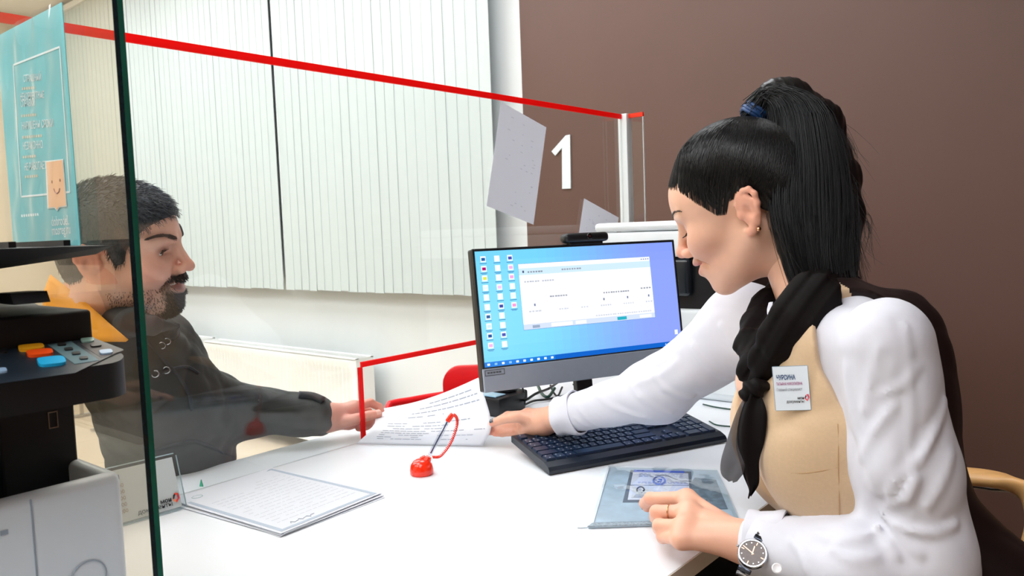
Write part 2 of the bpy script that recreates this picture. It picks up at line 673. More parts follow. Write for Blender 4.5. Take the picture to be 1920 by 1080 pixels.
# sheets taped on the glass screen
M_paper = thin('paper', (236, 239, 246), .3)
M_papert = thin('paper_backlit', (240, 242, 250), .5)
M_ink = mat('grey_ink', (150, 156, 166), 0.7, noise=0.05)


def sheet_on_screen(p0, p1, p2, label):
    a, b, c = [at(*p, 0, XB + TH / 2 + .0015) for p in (p0, p1, p2)]
    ey = unit(b - a)
    dn = (c - b) - ey * ((c - b) @ ey)
    dn = unit(dn)
    t = thing('paper_sheet', label, 'paper', (a + b) / 2 + dn * .15, group='sheets taped to the glass screen')
    W, H = .21, .297
    c0 = (a + b) / 2 - ey * W / 2
    MB().prism([c0, c0 + ey * W, c0 + ey * W + dn * H, c0 + dn * H], (.0004, 0, 0)).obj('sheet', M_papert, t)
    k = MB()
    for _ in range(26):
        u, v = random.uniform(.1, .85) * W, random.uniform(.08, .95) * H
        l = random.uniform(.004, .014)
        p = c0 + ey * u + dn * v + np.array([.0008, 0, 0])
        k.quad(p, p + ey * l, p + ey * l + dn * .0016, p + dn * .0016)
    k.obj('print_marks', M_inkfaint, t)
    return t


M_inkfaint = mat('faint_ink', (205, 208, 220), 0.7, noise=0.03)
sheet_on_screen((943, 193), (1021, 237), (1061, 415), 'tall white sheet on the screen left of the wall number')
sheet_on_screen((1095, 372), (1160, 408), (1120, 470), 'white sheet sticking up between webcam and corner post')
# ================================================================ computer on the desk
M_blk = mat('black_plastic', (18, 20, 24), 0.4, noise=0.05, nscale=80)
M_blkm = mat('black_matte', (10, 12, 14), 0.6, noise=0.05, nscale=120, bump=0.1, bscale=900)
M_chin = mat('silver_grey_plastic', (150, 160, 174), 0.45, noise=0.02, nscale=60)
M_blkgloss = mat('black_gloss', (10, 11, 13), 0.12, noise=0.03)


def screen_mat():
    m = bpy.data.materials.new('screen_desktop')
    m.use_nodes = True
    nt = m.node_tree
    nt.nodes.clear()
    out = nt.nodes.new('ShaderNodeOutputMaterial')
    em = nt.nodes.new('ShaderNodeEmission')
    em.inputs[1].default_value = 1.15
    a = nt.nodes.new('ShaderNodeVertexColor')
    a.layer_name = 'col'
    gl = nt.nodes.new('ShaderNodeBsdfGlossy')
    gl.inputs['Roughness'].default_value = .15
    ad = nt.nodes.new('ShaderNodeMixShader')
    ad.inputs[0].default_value = .03
    nt.links.new(a.outputs[0], em.inputs[0])
    nt.links.new(em.outputs[0], ad.inputs[1])
    nt.links.new(gl.outputs[0], ad.inputs[2])
    nt.links.new(ad.outputs[0], out.inputs[0])
    return m


M_scr = screen_mat()
# frame of the monitor from its photographed corners
zl, zr = 1.75, 1.985
TL, TR = dep(883, 467, zl), dep(1262, 447, zr)
BL = dep(909, 737, zl - .012)
mx = unit([TR[0] - TL[0], TR[1] - TL[1], 0])
W_ = float(np.linalg.norm((TR - TL)[:2]))
mz = unit((TL - BL) - mx * ((TL - BL) @ mx))
H_ = float((TL - BL) @ mz)
mn = np.cross(mx, mz)           # towards the viewer
MON = frame(BL + mx * W_ / 2, mx, mz, mn)
base_c = BL + mx * W_ / 2
t = thing('computer_monitor', 'computer with blue desktop on screen and grey chin', 'monitor', (base_c[0], base_c[1], DZ))
MB().box((-W_ / 2, 0, -.03), (W_ / 2, H_, -.004), r=.004).xf(MON).obj('back_case', M_blk, t)
CH = 0.052
f = MB()
bz = .006
f.box((-W_ / 2, CH, -.006), (-W_ / 2 + bz, H_, .0), r=.001, seg=1)
f.box((W_ / 2 - bz, CH, -.006), (W_ / 2, H_, .0), r=.001, seg=1)
f.box((-W_ / 2 + bz, H_ - bz, -.006), (W_ / 2 - bz, H_, .0), r=.001, seg=1)
f.box((-W_ / 2 + bz, CH, -.006), (W_ / 2 - bz, CH + .003, .0), r=.001, seg=1)
f.xf(MON).obj('bezel', M_blk, t)
MB().box((-W_ / 2, 0, -.006), (W_ / 2, CH, .001), r=.002).xf(MON).obj('chin', M_chin, t)
bd = MB()
for a, b in (((.004, .036), (.052, .0375)), ((.004, .0475), (.052, .049)), ((.004, .036), (.0055, .049)), ((.0505, .036), (.052, .049))):
    bd.box((-W_ / 2 + a[0], a[1], .001), (-W_ / 2 + b[0], b[1], .0016))
for k in range(5):
    bd.box((-W_ / 2 + .010 + k * .007, .0405, .001), (-W_ / 2 + .0155 + k * .007, .0445, .0016))
bd.xf(MON).obj('chin_badge', mat('badge_grey', (84, 88, 96), .5, noise=.02), t)
# the picture on the screen, as flat coloured pieces (u right, v up, 0..1)
x0s, x1s, y0s, y1s = -W_ / 2 + bz, W_ / 2 - bz, CH + .003, H_ - bz
scr = MB()


def S(u, v, d=0.0):
    return (x0s + u * (x1s - x0s), y0s + v * (y1s - y0s), -.0012 + d)


def rect(u0, v0, u1, v1, rgb, d=0.0003, mb=None):
    (mb or scr).quad(S(u0, v0, d), S(u1, v0, d), S(u1, v1, d), S(u0, v1, d), lin(rgb))


NG = 24
for i in range(NG):
    for j in range(12):
        u, v = (i + .5) / NG, (j + .5) / 12
        a = np.array([120, 208, 248.])
        c = np.array([138, 158, 244.])
        d = np.array([86, 186, 244.])
        s = min(1, max(0, (u - .22) / .7))
        s = s * s * (3 - 2 * s)
        k = a * (1 - s) + c * s
        g = max(0, 1 - ((u - .12) ** 2 * 6 + (v - .5) ** 2 * 3))
        k = k * (1 - .35 * g) + np.array([150, 228, 255.]) * .35 * g
        e = max(0, v - .75) * 1.2 + max(0, .2 - v) * .6
        k = k * (1 - e) + d * e * (1 - s) + np.array([110, 140, 235.]) * e * s
        rect(i / NG, j / 12, (i + 1) / NG, (j + 1) / 12, k, 0)
scr.xf(MON).obj('screen_wallpaper', M_scr, t)
scr = MB()
ICO = [(0.035, [(30, 90, 160), (170, 20, 110), (220, 220, 80), (225, 235, 250), (245, 250, 255), (235, 245, 250), (40, 90, 150), (200, 225, 240), (20, 80, 150), (235, 170, 220)]),
       (0.098, [(245, 250, 255), (240, 246, 255), (235, 242, 255), (240, 190, 230), (235, 242, 255), (60, 70, 160), (235, 245, 250), (240, 246, 255), (70, 80, 170), (240, 246, 255)]),
       (0.158, [(70, 80, 170), (235, 170, 220), (240, 160, 215), (240, 246, 255), (225, 240, 255), (240, 150, 205)])]
for u, cols in ICO:
    for k, c in enumerate(cols):
        v = .93 - k * .083
        rect(u - .012, v - .026, u + .012, v + .026, (238, 246, 255), .0003)
        rect(u - .008, v - .014, u + .009, v + .012, c, .0004)
        rect(u - .017, v - .04, u + .015, v - .034, (70, 120, 170), .0003)
        if k % 2:
            rect(u - .012, v - .049, u + .010, v - .044, (80, 130, 180), .0003)
rect(.0, .0, 1, .043, (16, 96, 196))
rect(.0, .0, .33, .043, (24, 120, 214), .0004)
for k in range(10):
    u = .018 + k * .033
    rect(u - .006, .012, u + .006, .031, (235, 245, 255) if k > 3 or k in (0, 2) else (130, 190, 240), .0006)
for k in range(7):
    rect(.905 + k * .012, .015, .911 + k * .012, .028, (180, 205, 250), .0006)
rect(.965, .105, .982, .15, (235, 240, 255))
# the open window
rect(.192, .285, .865, .872, (90, 130, 190), .0005)
rect(.193, .288, .864, .87, (252, 253, 255), .0006)
rect(.193, .77, .864, .83, (200, 226, 244), .0007)
rect(.193, .83, .864, .87, (240, 246, 252), .0007)
rect(.193, .288, .864, .335, (206, 218, 240), .0007)
for k in range(4):
    rect(.815 + k * .012, .845, .822 + k * .012, .855, (120, 130, 170), .0008)
rect(.21, .79, .218, .81, (70, 80, 110), .0008)
for u0, u1, v, c in ((.235, .31, .795, 140), (.40, .50, .80, 150), (.215, .29, .71, 185), (.30, .36, .71, 185), (.33, .42, .565, 160), (.60, .74, .56, 150), (.80, .86, .575, 150),
                     (.225, .285, .445, 200), (.37, .42, .445, 205), (.48, .52, .445, 205), (.58, .64, .445, 200), (.70, .76, .445, 205), (.82, .86, .445, 200), (.55, .85, .355, 205)):
    n = max(2, int((u1 - u0) / .012))
    for k in range(n):
        a = u0 + (u1 - u0) * k / n
        rect(a, v - .007, a + (u1 - u0) / n * random.uniform(.6, .92), v + .007, (c, c + 4, c + 16), .0008)
for u in (.255, .60, .725, .84):
    rect(u - .004, .49, u + .004, .512, (120, 130, 160), .0008)
rect(.66, .295, .71, .325, (40, 170, 190), .0009)
rect(.235, .297, .27, .322, (150, 165, 190), .0009)
rect(.325, .295, .43, .327, (244, 247, 252), .0009)
rect(.445, .295, .50, .327, (236, 240, 250), .0009)
rect(.78, .297, .845, .325, (238, 240, 252), .0009)
scr.xf(MON).obj('screen_picture', M_scr, t)
# stand
sc_ = base_c - mn * .05
st = MB()
st.box((-.022, -.09, -.055), (.022, .12, -.035), r=.003).xf(MON)
st.obj('stand_column', M_blk, t)
MB().lathe([(.10, 0), (.10, .004), (.085, .009), (.02, .011)], (sc_[0], sc_[1], DZ + .001), 32).obj('stand_base', M_chin, t, smooth=40)
# webcam
wc = thing('webcam', 'black webcam bar clipped on top of the monitor', 'webcam', tuple(MON @ Vector((-.07, H_, -.01))))
cx = (1077 - 883) / (1262 - 883) * W_ * 1.0 - W_ / 2 + .012
MB().box((cx - .06, H_ + .004, -.022), (cx + .06, H_ + .026, .012), r=.009, seg=4).xf(MON).obj('body', M_blk, wc, smooth=40)
MB().box((cx - .045, H_ - .002, -.036), (cx + .045, H_ + .006, .004), r=.002).xf(MON).obj('clip', M_blkm, wc)
MB().lathe([(.0075, 0), (.0075, .002), (.005, .003), (.001, .0022)], tuple(MON @ Vector((cx + .004, H_ + .016, .012))), 16, axis=mn).obj('lens', M_blkgloss, wc, smooth=True)
lb_ = MB()
lb_.box((cx + .001, H_ + .0145, .0152), (cx + .005, H_ + .018, .0156)).xf(MON)
lb_.obj('lens_glint', mat('lens_red', (90, 30, 40), .3, noise=.02), wc)

# ================================================================ keyboard
ka, kb = at(1030, 889, 2, DZ + .004), at(1363, 827, 2, DZ + .004)
kx = unit([kb[0] - ka[0], kb[1] - ka[1], 0])
KW = float(np.linalg.norm((kb - ka)[:2]))
ky = np.array([-kx[1], kx[0], 0])
tilt = math.radians(8)
kyt = ky * math.cos(tilt) + np.array([0, 0, 1]) * math.sin(tilt)
kn = np.cross(kx, kyt)
KD = 0.172
KM = frame(ka + np.array([0, 0, .001]), kx, kyt, kn)
k = thing('keyboard', 'black full size keyboard under the outstretched white sleeve', 'keyboard', (*(ka + kx * KW / 2 + ky * KD / 2)[:2], DZ))
body = MB()
# wedge cross-section swept along the length
prof = [(0, -.003), (.0, .004), (.006, .010), (.024, .0135), (KD, .0135), (KD + .002, .011), (KD, -.0005)]
body.prism([(0, a, c) for a, c in prof], (KW, 0, 0))
body.xf(KM).obj('case', mat('case_screen_tint', (11, 22, 36), .35, noise=.05), k)  # black case, its blue tint stands for reflected screen light
for s in (.05, KW - .07):
    MB().box((s, KD - .02, -.022), (s + .02, KD - .008, .0)).xf(KM).obj('foot', M_blk, k)
M_key = mat('key_screen_tint', (22, 40, 66), 0.3, noise=0.05, nscale=90)  # bluish monitor reflection mixed into the black key colour
u = (KW - .016) / 22.6
py = (KD - .034) / 6.25
cache = {}
legend = MB()


def key(cx_, row, wu, hu=1.0):
    w2, h2 = wu * u - .0022, hu * py - .0022
    kk = (round(wu, 2), hu)
    if kk not in cache:
        b = MB()
        t_ = .0012
        b.add([(0, 0, 0), (w2, 0, 0), (w2, h2, 0), (0, h2, 0), (t_, t_, .0042), (w2 - t_, t_, .0042), (w2 - t_, h2 - t_, .0042), (t_, h2 - t_, .0042)],
              [(4, 5, 6, 7), (0, 1, 5, 4), (1, 2, 6, 5), (2, 3, 7, 6), (3, 0, 4, 7), (0, 3, 2, 1)])
        me = b.mesh('key')
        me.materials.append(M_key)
        cache[kk] = me
    o = bpy.data.objects.new('key', cache[kk])
    COL.objects.link(o)
    o.parent = k
    p = KM @ Vector((.008 + cx_ * u, .027 + row * py, .0135))
    o.matrix_parent_inverse = basis(k).inverted()
    m4 = KM.copy()
    m4.translation = p
    o.matrix_basis = m4
    if wu < 1.6:
        legend.box((.008 + cx_ * u + .004, .027 + row * py + h2 - .0065, .0177), (.008 + cx_ * u + .0062, .027 + row * py + h2 - .0035, .0179))
        if row < 5 and cx_ < 15:
            legend.box((.008 + cx_ * u + .009, .027 + row * py + .004, .0177), (.008 + cx_ * u + .011, .027 + row * py + .007, .0179))


rows = [[1.25, 1.25, 1.25, 6.25, 1.25, 1.25, 1.25, 1.25], [2.25] + [1] * 10 + [2.75], [1.75] + [1] * 11 + [2.25], [1.5] + [1] * 12 + [1.5], [1] * 13 + [2]]
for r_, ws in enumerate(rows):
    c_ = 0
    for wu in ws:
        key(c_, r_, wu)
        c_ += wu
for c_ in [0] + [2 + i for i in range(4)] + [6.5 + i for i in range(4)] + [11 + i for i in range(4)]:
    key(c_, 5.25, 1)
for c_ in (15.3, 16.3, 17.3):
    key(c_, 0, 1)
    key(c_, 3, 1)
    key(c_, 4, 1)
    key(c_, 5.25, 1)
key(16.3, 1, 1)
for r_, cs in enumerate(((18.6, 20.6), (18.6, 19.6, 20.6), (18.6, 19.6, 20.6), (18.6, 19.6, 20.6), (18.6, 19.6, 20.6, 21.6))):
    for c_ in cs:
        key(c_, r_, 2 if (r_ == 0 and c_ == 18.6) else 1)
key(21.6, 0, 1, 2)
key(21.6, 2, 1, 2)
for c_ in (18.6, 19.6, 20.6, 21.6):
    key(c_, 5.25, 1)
lo_ = legend.xf(KM).obj('key_legends', mat('legend_white', (170, 180, 190), .6, noise=.02), k)
lo_['kind'] = 'stuff'

# mouse cord and cables behind the monitor
M_cable = mat('cable_black', (16, 18, 20), 0.5, noise=0.05)
M_cabg = mat('cable_green', (10, 60, 48), 0.45, noise=0.05)


def desk_px(x, y, h=0.0):
    return at(x, y, 2, DZ + h)


def cable(pts, r, m, label):
    b = MB().tube(spline(pts, 26), r, 7)
    return tag(b.obj('cable', m, smooth=True), label, 'cable', 'cables behind the monitor')


cable([desk_px(966, 750, .004), desk_px(985, 750, .03), desk_px(1005, 738, .06), desk_px(1030, 728, .05), desk_px(1046, 716, .1)], .0035, M_cable, 'thick black cable arching up beside the monitor stand')
cable([desk_px(956, 768, .004), desk_px(972, 765, .008), desk_px(1000, 752, .006), desk_px(1030, 748, .006), desk_px(1090, 735, .005)], .0032, M_cable, 'black cable lying just behind the fingers of the reaching hand')
cable([desk_px(984, 758, .02), desk_px(984, 740, .04), desk_px(980, 728, .06), desk_px(978, 715, .08)], .0025, M_cable, 'thin black cable hanging straight down under the screen')
cable([desk_px(1008, 722, .02), desk_px(1016, 738, .015), desk_px(1028, 744, .01), desk_px(1040, 728, .02)], .0045, M_cabg, 'dark green cable under the screen')
cable([desk_px(1032, 722, .03), desk_px(1038, 736, .012), desk_px(1046, 742, .01), desk_px(1054, 726, .02)], .003, M_cable, 'black cable looped close to the stand column')
cable([desk_px(1074, 720, .03), desk_px(1082, 732, .01), desk_px(1078, 748, .004), desk_px(1070, 752, .004)], .0016, M_cable, 'thin black cable right of the stand column')
cable([desk_px(1070, 738, .004), desk_px(1090, 733, .004), desk_px(1112, 736, .004), desk_px(1128, 742, .004)], .0015, M_cable, 'thin dark cable on the desk leading right from the stand')
cable([desk_px(1318, 758, .003), desk_px(1345, 764, .003), desk_px(1380, 768, .003), desk_px(1410, 766, .003)], .002, M_cabg, 'thin green cable on the desk in front of the white printer')
cable([desk_px(1330, 790, .003), desk_px(1345, 797, .003), desk_px(1380, 800, .003), desk_px(1430, 798, .003)], .0018, M_cabg, 'thin cable on the desk beside the keyboard number pad')
p = desk_px(968, 748)
b = MB().box((p[0] - .03, p[1] - .018, DZ), (p[0] + .03, p[1] + .018, DZ + .028), r=.006)
tag(b.obj('cable_splitter', M_blkm, smooth=40), 'small black plug adapter among the cables', 'adapter')
# black box at the left under the monitor
p0 = desk_px(908, 783)
t = thing('desk_phone', 'black box with bright top edge left under the monitor', 'telephone', (p0[0] - .02, p0[1] + .07, DZ))
c_ = p0 + np.array([-.01, .07, 0])
MB().box((c_[0] - .05, c_[1] - .055, DZ), (c_[0] + .05, c_[1] + .055, DZ + .05), r=.008).obj('body', M_blk, t, smooth=40)
MB().box((c_[0] - .045, c_[1] - .05, DZ + .05), (c_[0] + .035, c_[1] - .01, DZ + .054), r=.002).obj('lid', mat('blue_grey_gloss', (150, 190, 215), .15, noise=.02), t)
MB().box((c_[0] - .03, c_[1] + .01, DZ + .05), (c_[0] + .03, c_[1] + .05, DZ + .066), r=.006).obj('handset', M_blk, t, smooth=40)

# ================================================================ printer behind the monitor
M_pw = mat('printer_white', (236, 242, 245), 0.35, noise=0.01)
M_pd = mat('printer_dark', (20, 22, 26), 0.3, noise=0.04)
t = thing('printer', 'white printer with black middle band beyond the monitor', 'printer', (-1.08, 2.17, DZ))
xa, xb_, yf, yb = -1.31, -.83, 1.955, 2.26
zz = [at(1330, 765, 1, yf)[2], at(1330, 582, 1, yf)[2], at(1330, 481, 1, yf)[2], at(1200, 416, 1, yf)[2]]
MB().box((xa + .03, yf, DZ), (xb_ - .01, yb, zz[1]), r=.012, seg=3).obj('lower_body', M_pw, t, smooth=40)
MB().box((xa + .03, yf + .02, zz[1] - .002), (xb_ - .012, yb - .01, zz[2]), r=.004).obj('output_bay', M_pd, t)
MB().box((xa + .03, yf - .004, zz[1] + .035), (xa + .30, yf + .03, zz[2] - .004), r=.012, seg=3).obj('control_panel', mat('printer_panel', (30, 36, 42), .2, noise=.03), t, smooth=40)
MB().box((xa, yf - .01, zz[2]), (xb_, yb, zz[3] - .028), r=.008, seg=3).obj('scanner_unit', M_pw, t, smooth=40)
MB().box((xa, yf - .012, zz[3] - .026), (xb_, yb, zz[3]), r=.012, seg=4).obj('scanner_lid', M_pw, t, smooth=40)
MB().box((xa + .06, yf - .004, DZ + .02), (xb_ - .05, yf + .002, DZ + .11), r=.003).obj('paper_tray', M_pw, t)
MB().box((-1.10, yf - .008, DZ + .055), (-1.02, yf - .003, DZ + .07), r=.002).obj('tray_handle', M_pd, t)

# ================================================================ foreground printer
t = thing('printer', 'black and white multifunction printer close in the left foreground', 'printer', (-.96, .12, DZ))
Y1, Y0 = .332, -.11
XF = -.782
# white lower body with an output well
zt = .999
lw = MB()
lw.box((XF - .36, Y0, DZ), (XF, Y1, DZ + .14), r=.014, seg=3)
lw.box((XF - .022, Y0, DZ + .12), (XF, Y1, zt), r=.010, seg=4)
lw.box((XF - .36, Y1 - .016, DZ + .12), (XF - .004, Y1, zt), r=.007, seg=4)
lw.box((XF - .36, Y0, DZ + .12), (XF - .004, Y0 + .016, zt), r=.007, seg=4)
lw.obj('lower_body', mat('printer_cool_white', (226, 238, 245), 0.4, noise=0.01), t, smooth=40)
MB().box((XF - .34, Y0 + .017, DZ + .13), (XF - .023, Y1 - .017, zt - .045), r=.004).obj('output_tray', M_blkm, t)
g = MB()
g.box((XF - .0005, Y1 - .082, DZ + .02), (XF + .0006, Y1 - .0805, zt - .004))
g.obj('front_seam', mat('seam_grey', (150, 165, 178), .5, noise=.02), t)
lg = MB()
for k_ in range(11):
    y = Y1 - .185 + k_ * .0078
    lg.box((XF - .0005, y, zt - .029), (XF + .0007, y + random.uniform(.0045, .007), zt - .025))
lg.obj('model_print', mat('seam_grey', (150, 165, 178)), t)
MB().tube([(XF + .0006, Y1 - .038 + .016 * math.cos(a), DZ + .167 + .016 * math.sin(a)) for a in np.linspace(0, 2 * math.pi, 28, endpoint=False)], .0007, 5, closed=True).obj('power_button', mat('seam_grey', (150, 165, 178)), t)
# black column at the rear right and rear of the well
MB().box((XF - .36, Y0 + .004, zt - .045), (XF - .16, Y1 - .006, 1.10), r=.003).obj('rear_housing', M_pd, t)
cy = Y1 - .006
cb = MB()
xc0, xc1 = XF - .36, at(142, 800, 1, cy)[0]
cb.box((xc0, Y1 - .075, zt - .03), (xc1, cy, 1.098), r=.002)
cb.obj('column', mat('printer_blue_black', (14, 24, 32), .45, noise=.03), t)
uc = at(99, 787, 0, xc1)
uu = MB()
for a, b in (((-.0045, -.0085), (.0045, -.0075)), ((-.0045, .0075), (.0045, .0085)), ((-.0045, -.0075), (-.0036, .0075)), ((.0036, -.0075), (.0045, .0075))):
    uu.box((xc1 - .001, uc[1] + a[0], uc[2] + a[1]), (xc1 + .0012, uc[1] + b[0], uc[2] + b[1]))
uu.obj('usb_port', mat('usb_metal', (170, 160, 145), .3, .9, noise=.03), t)
# control panel slab, sloping slightly to the front
XP = -.742
zp0, zp1 = 1.080, 1.112
pm = MB()
n = 8
rad = .024
out = [(XF - .20, Y0), (XP, Y0)] + [(XP - rad + rad * math.cos(a), Y1 - rad + rad * math.sin(a)) for a in np.linspace(0, math.pi / 2, n)] + [(XF - .20, Y1)]


def zslope(x):
    return (XP - x) * .20


vs = [(x, y, zp0 + zslope(x) * .3) for x, y in out] + [(x, y, zp1 + zslope(x)) for x, y in out]
m_ = len(out)
pm.add(vs, [tuple(range(m_))[::-1], tuple(range(m_, 2 * m_))] + [(i, (i + 1) % m_, m_ + (i + 1) % m_, m_ + i) for i in range(m_)])
pm.obj('control_panel', mat('printer_panel_black', (13, 18, 22), .45, noise=.03), t, smooth=40)


def pn(px, py_, h=.0005):
    """point on the sloping panel face at a photo pixel"""
    d = ray(px, py_)
    # z = zp1 + (XP - x)*.2 + h
    tt = (zp1 + .2 * XP + h - CAM[2]) / (d[2] + .2 * d[0])
    return CAM + d * tt


def padd(pixels, h, m, name, r=0.0):
    P = [pn(*q) for q in pixels]
    MB().prism(P, (0, 0, h)).obj(name, m, t)


M_pface = mat('panel_face', (26, 36, 46), .4, noise=.03)
padd([(-60, 668), (175, 634), (232, 656), (140, 700), (-60, 728)], .0004, M_pface, 'panel_face')
padd([(90, 648), (133, 641), (186, 677), (140, 684)], .0008, mat('panel_teal', (84, 116, 124), .5, noise=.02), 'key_field')
padd([(176, 640), (206, 651), (232, 658), (190, 672), (150, 646)], .0006, mat('panel_warm', (58, 52, 54), .45, noise=.02), 'panel_side_field')


def pill(cx_, cy_, wpx, hpx, m, h, name, sl=-.10):
    pts = []
    for a in np.linspace(0, 2 * math.pi, 20, endpoint=False):
        ca, sa = math.cos(a), math.sin(a)
        ex = 2 / 4.0
        x = wpx / 2 * math.copysign(abs(ca) ** ex, ca)
        y = hpx / 2 * math.copysign(abs(sa) ** ex, sa)
        pts.append((cx_ + x + y * .5, cy_ + y + sl * x))
    P = [pn(*q) for q in pts]
    bm_ = MB().prism(P, (0, 0, h))
    bm_.obj(name, m, t, smooth=30)


pill(59, 655, 48, 9, mat('button_yellow', (250, 178, 24), .4, noise=.02), .003, 'yellow_button')
pill(75, 665, 49, 10, mat('button_orange', (255, 84, 10), .4, noise=.02), .003, 'orange_button')
pill(97, 681, 52, 14, mat('button_blue', (24, 178, 232), .4, noise=.02), .003, 'blue_button')
for a, c in ((116, 648), (129, 657), (143, 665), (157, 674)):
    pill(a, c, 16, 4.5, M_blk, .002, 'small_button')
pill(164, 640, 24, 7, mat('button_pale_green', (150, 190, 180), .3, noise=.02), .002, 'round_button')
pill(180, 649, 20, 6, M_blk, .002, 'round_button')
pill(199, 662, 24, 7, mat('button_pale_blue', (150, 180, 210), .3, noise=.02), .002, 'round_button')
pill(6, 661, 14, 6, M_blk, .002, 'round_button')
pill(5, 697, 16, 7, mat('button_pale_blue', (150, 180, 210)), .002, 'round_button')
# document feeder and its tray
XA2 = -.822
ztop_a = 1.157
MB().box((XF - .36, Y0, 1.118), (XA2, Y1 - .001, ztop_a), r=.004, seg=3).obj('document_feeder', M_blkm, t, smooth=40)
MB().box((XA2 - .30, Y0 + .05, ztop_a), (XA2 - .04, Y1 - .16, ztop_a + .004), r=.002).obj('feeder_slot', M_blk, t)
f1 = at(60, 552, 1, Y1 - .05)
wd = MB()
yw = Y1 - .05
q = [at(40, 562, 1, yw), at(52, 545, 1, yw), at(88, 545, 1, yw), at(95, 566, 1, yw)]
wd.prism([np.array([p_[0], yw, max(p_[2], ztop_a - .002)]) for p_ in q], (0, -.03, 0))
wd.obj('paper_guide', M_blk, t)
tr = MB()
zq = at(210, 460, 1, Y1)[2]
# raised input tray: a shallow dish sloping up, tip pointing towards the front
xt = at(213, 461, 1, Y1)[0]
ring = [(xt, Y1, zq), (xt - .012, Y1 - .20, zq + .001), (xt - .30, Y1 - .44, zq + .004), (xt - .30, Y1, zq + .004)]
lowr = [(xt - .03, Y1 - .004, zq - .008), (xt - .05, Y1 - .20, zq - .030), (xt - .28, Y1 - .44, zq - .05), (xt - .28, Y1 - .004, zq - .022)]
tr.add(ring + lowr, [(0, 1, 2, 3), (7, 6, 5, 4), (0, 4, 5, 1), (1, 5, 6, 2), (2, 6, 7, 3), (3, 7, 4, 0)])
tr.obj('input_tray', M_blkm, t)
for k_ in range(6):
    yy = Y1 - .03 - k_ * .045
    MB().box((xt - .26, yy - .006, zq + .001), (xt - .02, yy, zq + .0065)).obj('tray_rib', M_blk, t)
MB().box((xt - .28, Y1 - .4, ztop_a - .01), (xt - .22, Y1 - .05, zq - .02), r=.003).obj('tray_support', M_blk, t)

# ================================================================ poster in a sleeve on the divider
M_teal = mat('poster_teal', (112, 194, 200), 0.5, noise=0.08, nscale=7)
M_pocket = glass('plastic_sleeve', (0.97, 0.985, 0.99), 0.07, 0.06)
ypo = YA - .0048
px0, px1, pz1 = -1.100, -.8975, at(122, 2, 1, ypo)[2]
pz0 = 1.212
t = thing('poster', 'teal poster in a clear sleeve on the glass divider', 'poster', ((px0 + px1) / 2, ypo, pz0))
MB().box((px0 + .003, ypo - .001, pz0), (px1 - .003, ypo - .0004, pz1)).obj('print_sheet', M_teal, t)


def PP(px_, py_, d=.0012):
    return at(px_, py_, 1, ypo - d)


M_pwhite = mat('poster_white', (232, 244, 244), .5, noise=.02)
M_ppale = mat('poster_pale', (214, 208, 186), .5, noise=.02)
fr = MB()


def pline(a, b, wpx):
    a, b = PP(*a), PP(*b)
    d = unit(b - a)
    nrm = np.cross(d, [0, 1, 0]) * wpx
    fr.prism([a - nrm, b - nrm, b + nrm, a + nrm], (0, -.0002, 0))


for a, b in (((25, 122), (112, 88)), ((112, 88), (131, 360)), ((25, 122), (40, 369)), ((40, 369), (131, 360))):
    pline(a, b, .0011)
fr.obj('white_frame', M_pwhite, t)


def ptext(s, x, y, size, m, name, x2=None):
    o = PP(x, y, .0013)
    ex = unit(PP(x + 60, y - 60 * .09, .0013) - o)
    ez = np.array([0, -1.0, 0])
    ey = np.cross(ez, ex)
    text(s, size, frame(o, ex, ey, ez), depth=.0001, xs=.8).obj(name, m, t)


for s, x, y, sz in (('СТРАШНЫЙ', 44, 154, .011), ('ХАМСТВО', 40, 142, .0), ('НЕКОРРЕКТНЫЕ', 38, 188, .011), ('СПРАВКИ', 39, 201, .011),
                    ('НАРУШЕНЫ СРОКИ', 41, 243, .012), ('НЕЗАКОННО', 43, 281, .012), ('НЕ РАБОТАЕТ', 46, 320, .012)):
    if sz:
        ptext(s, x, y, sz, M_pwhite, 'print_line')
for x, y, n_ in ((41, 166, 6), (40, 217, 7), (42, 257, 9), (43, 294, 6), (47, 331, 6), (40, 404, 8)):
    b = MB()
    for k_ in range(n_):
        p_ = PP(x + k_ * 4.2, y - k_ * .38)
        b.box((p_[0], p_[1] - .0001, p_[2] - .002), (p_[0] + .0045, p_[1], p_[2] + .001))
    b.obj('small_print', M_ppale if x != 40 or y != 404 else M_pwhite, t)
ptext('dobrodel.', 97, 424, .0155, M_pwhite, 'web_address')
ptext('mosreg.ru', 98, 441, .0155, M_pwhite, 'web_address')
# speech bubble card with smile
M_or = mat('poster_orange', (250, 196, 150), .5, noise=.02)
card = [(87, 304), (117, 300), (124, 385), (110, 388), (107, 393), (103, 388), (91, 389)]
MB().prism([PP(a, b_, .0016) for a, b_ in [(85.5, 302), (118.5, 298), (125.5, 387), (111, 389.5), (107.5, 396), (102.5, 390), (89.5, 391.5)]], (0, -.0002, 0)).obj('card_outline', M_pwhite, t)
MB().prism([PP(a, b_, .0019) for a, b_ in card], (0, -.0002, 0)).obj('smile_card', M_or, t)
sm = MB()
sm.tube([PP(a, b_, .0023) for a, b_ in ((101, 354), (103, 360), (107, 363), (111, 359), (112, 353))], .0006, 5)
for e in ((97.5, 341), (112.5, 338)):
    sm.tube([PP(e[0], e[1] - 2.5, .0023), PP(e[0] + .3, e[1] + 2.5, .0023)], .0007, 5)
sm.obj('smile_lines', mat('poster_brown', (170, 120, 110), .5, noise=.02), t)
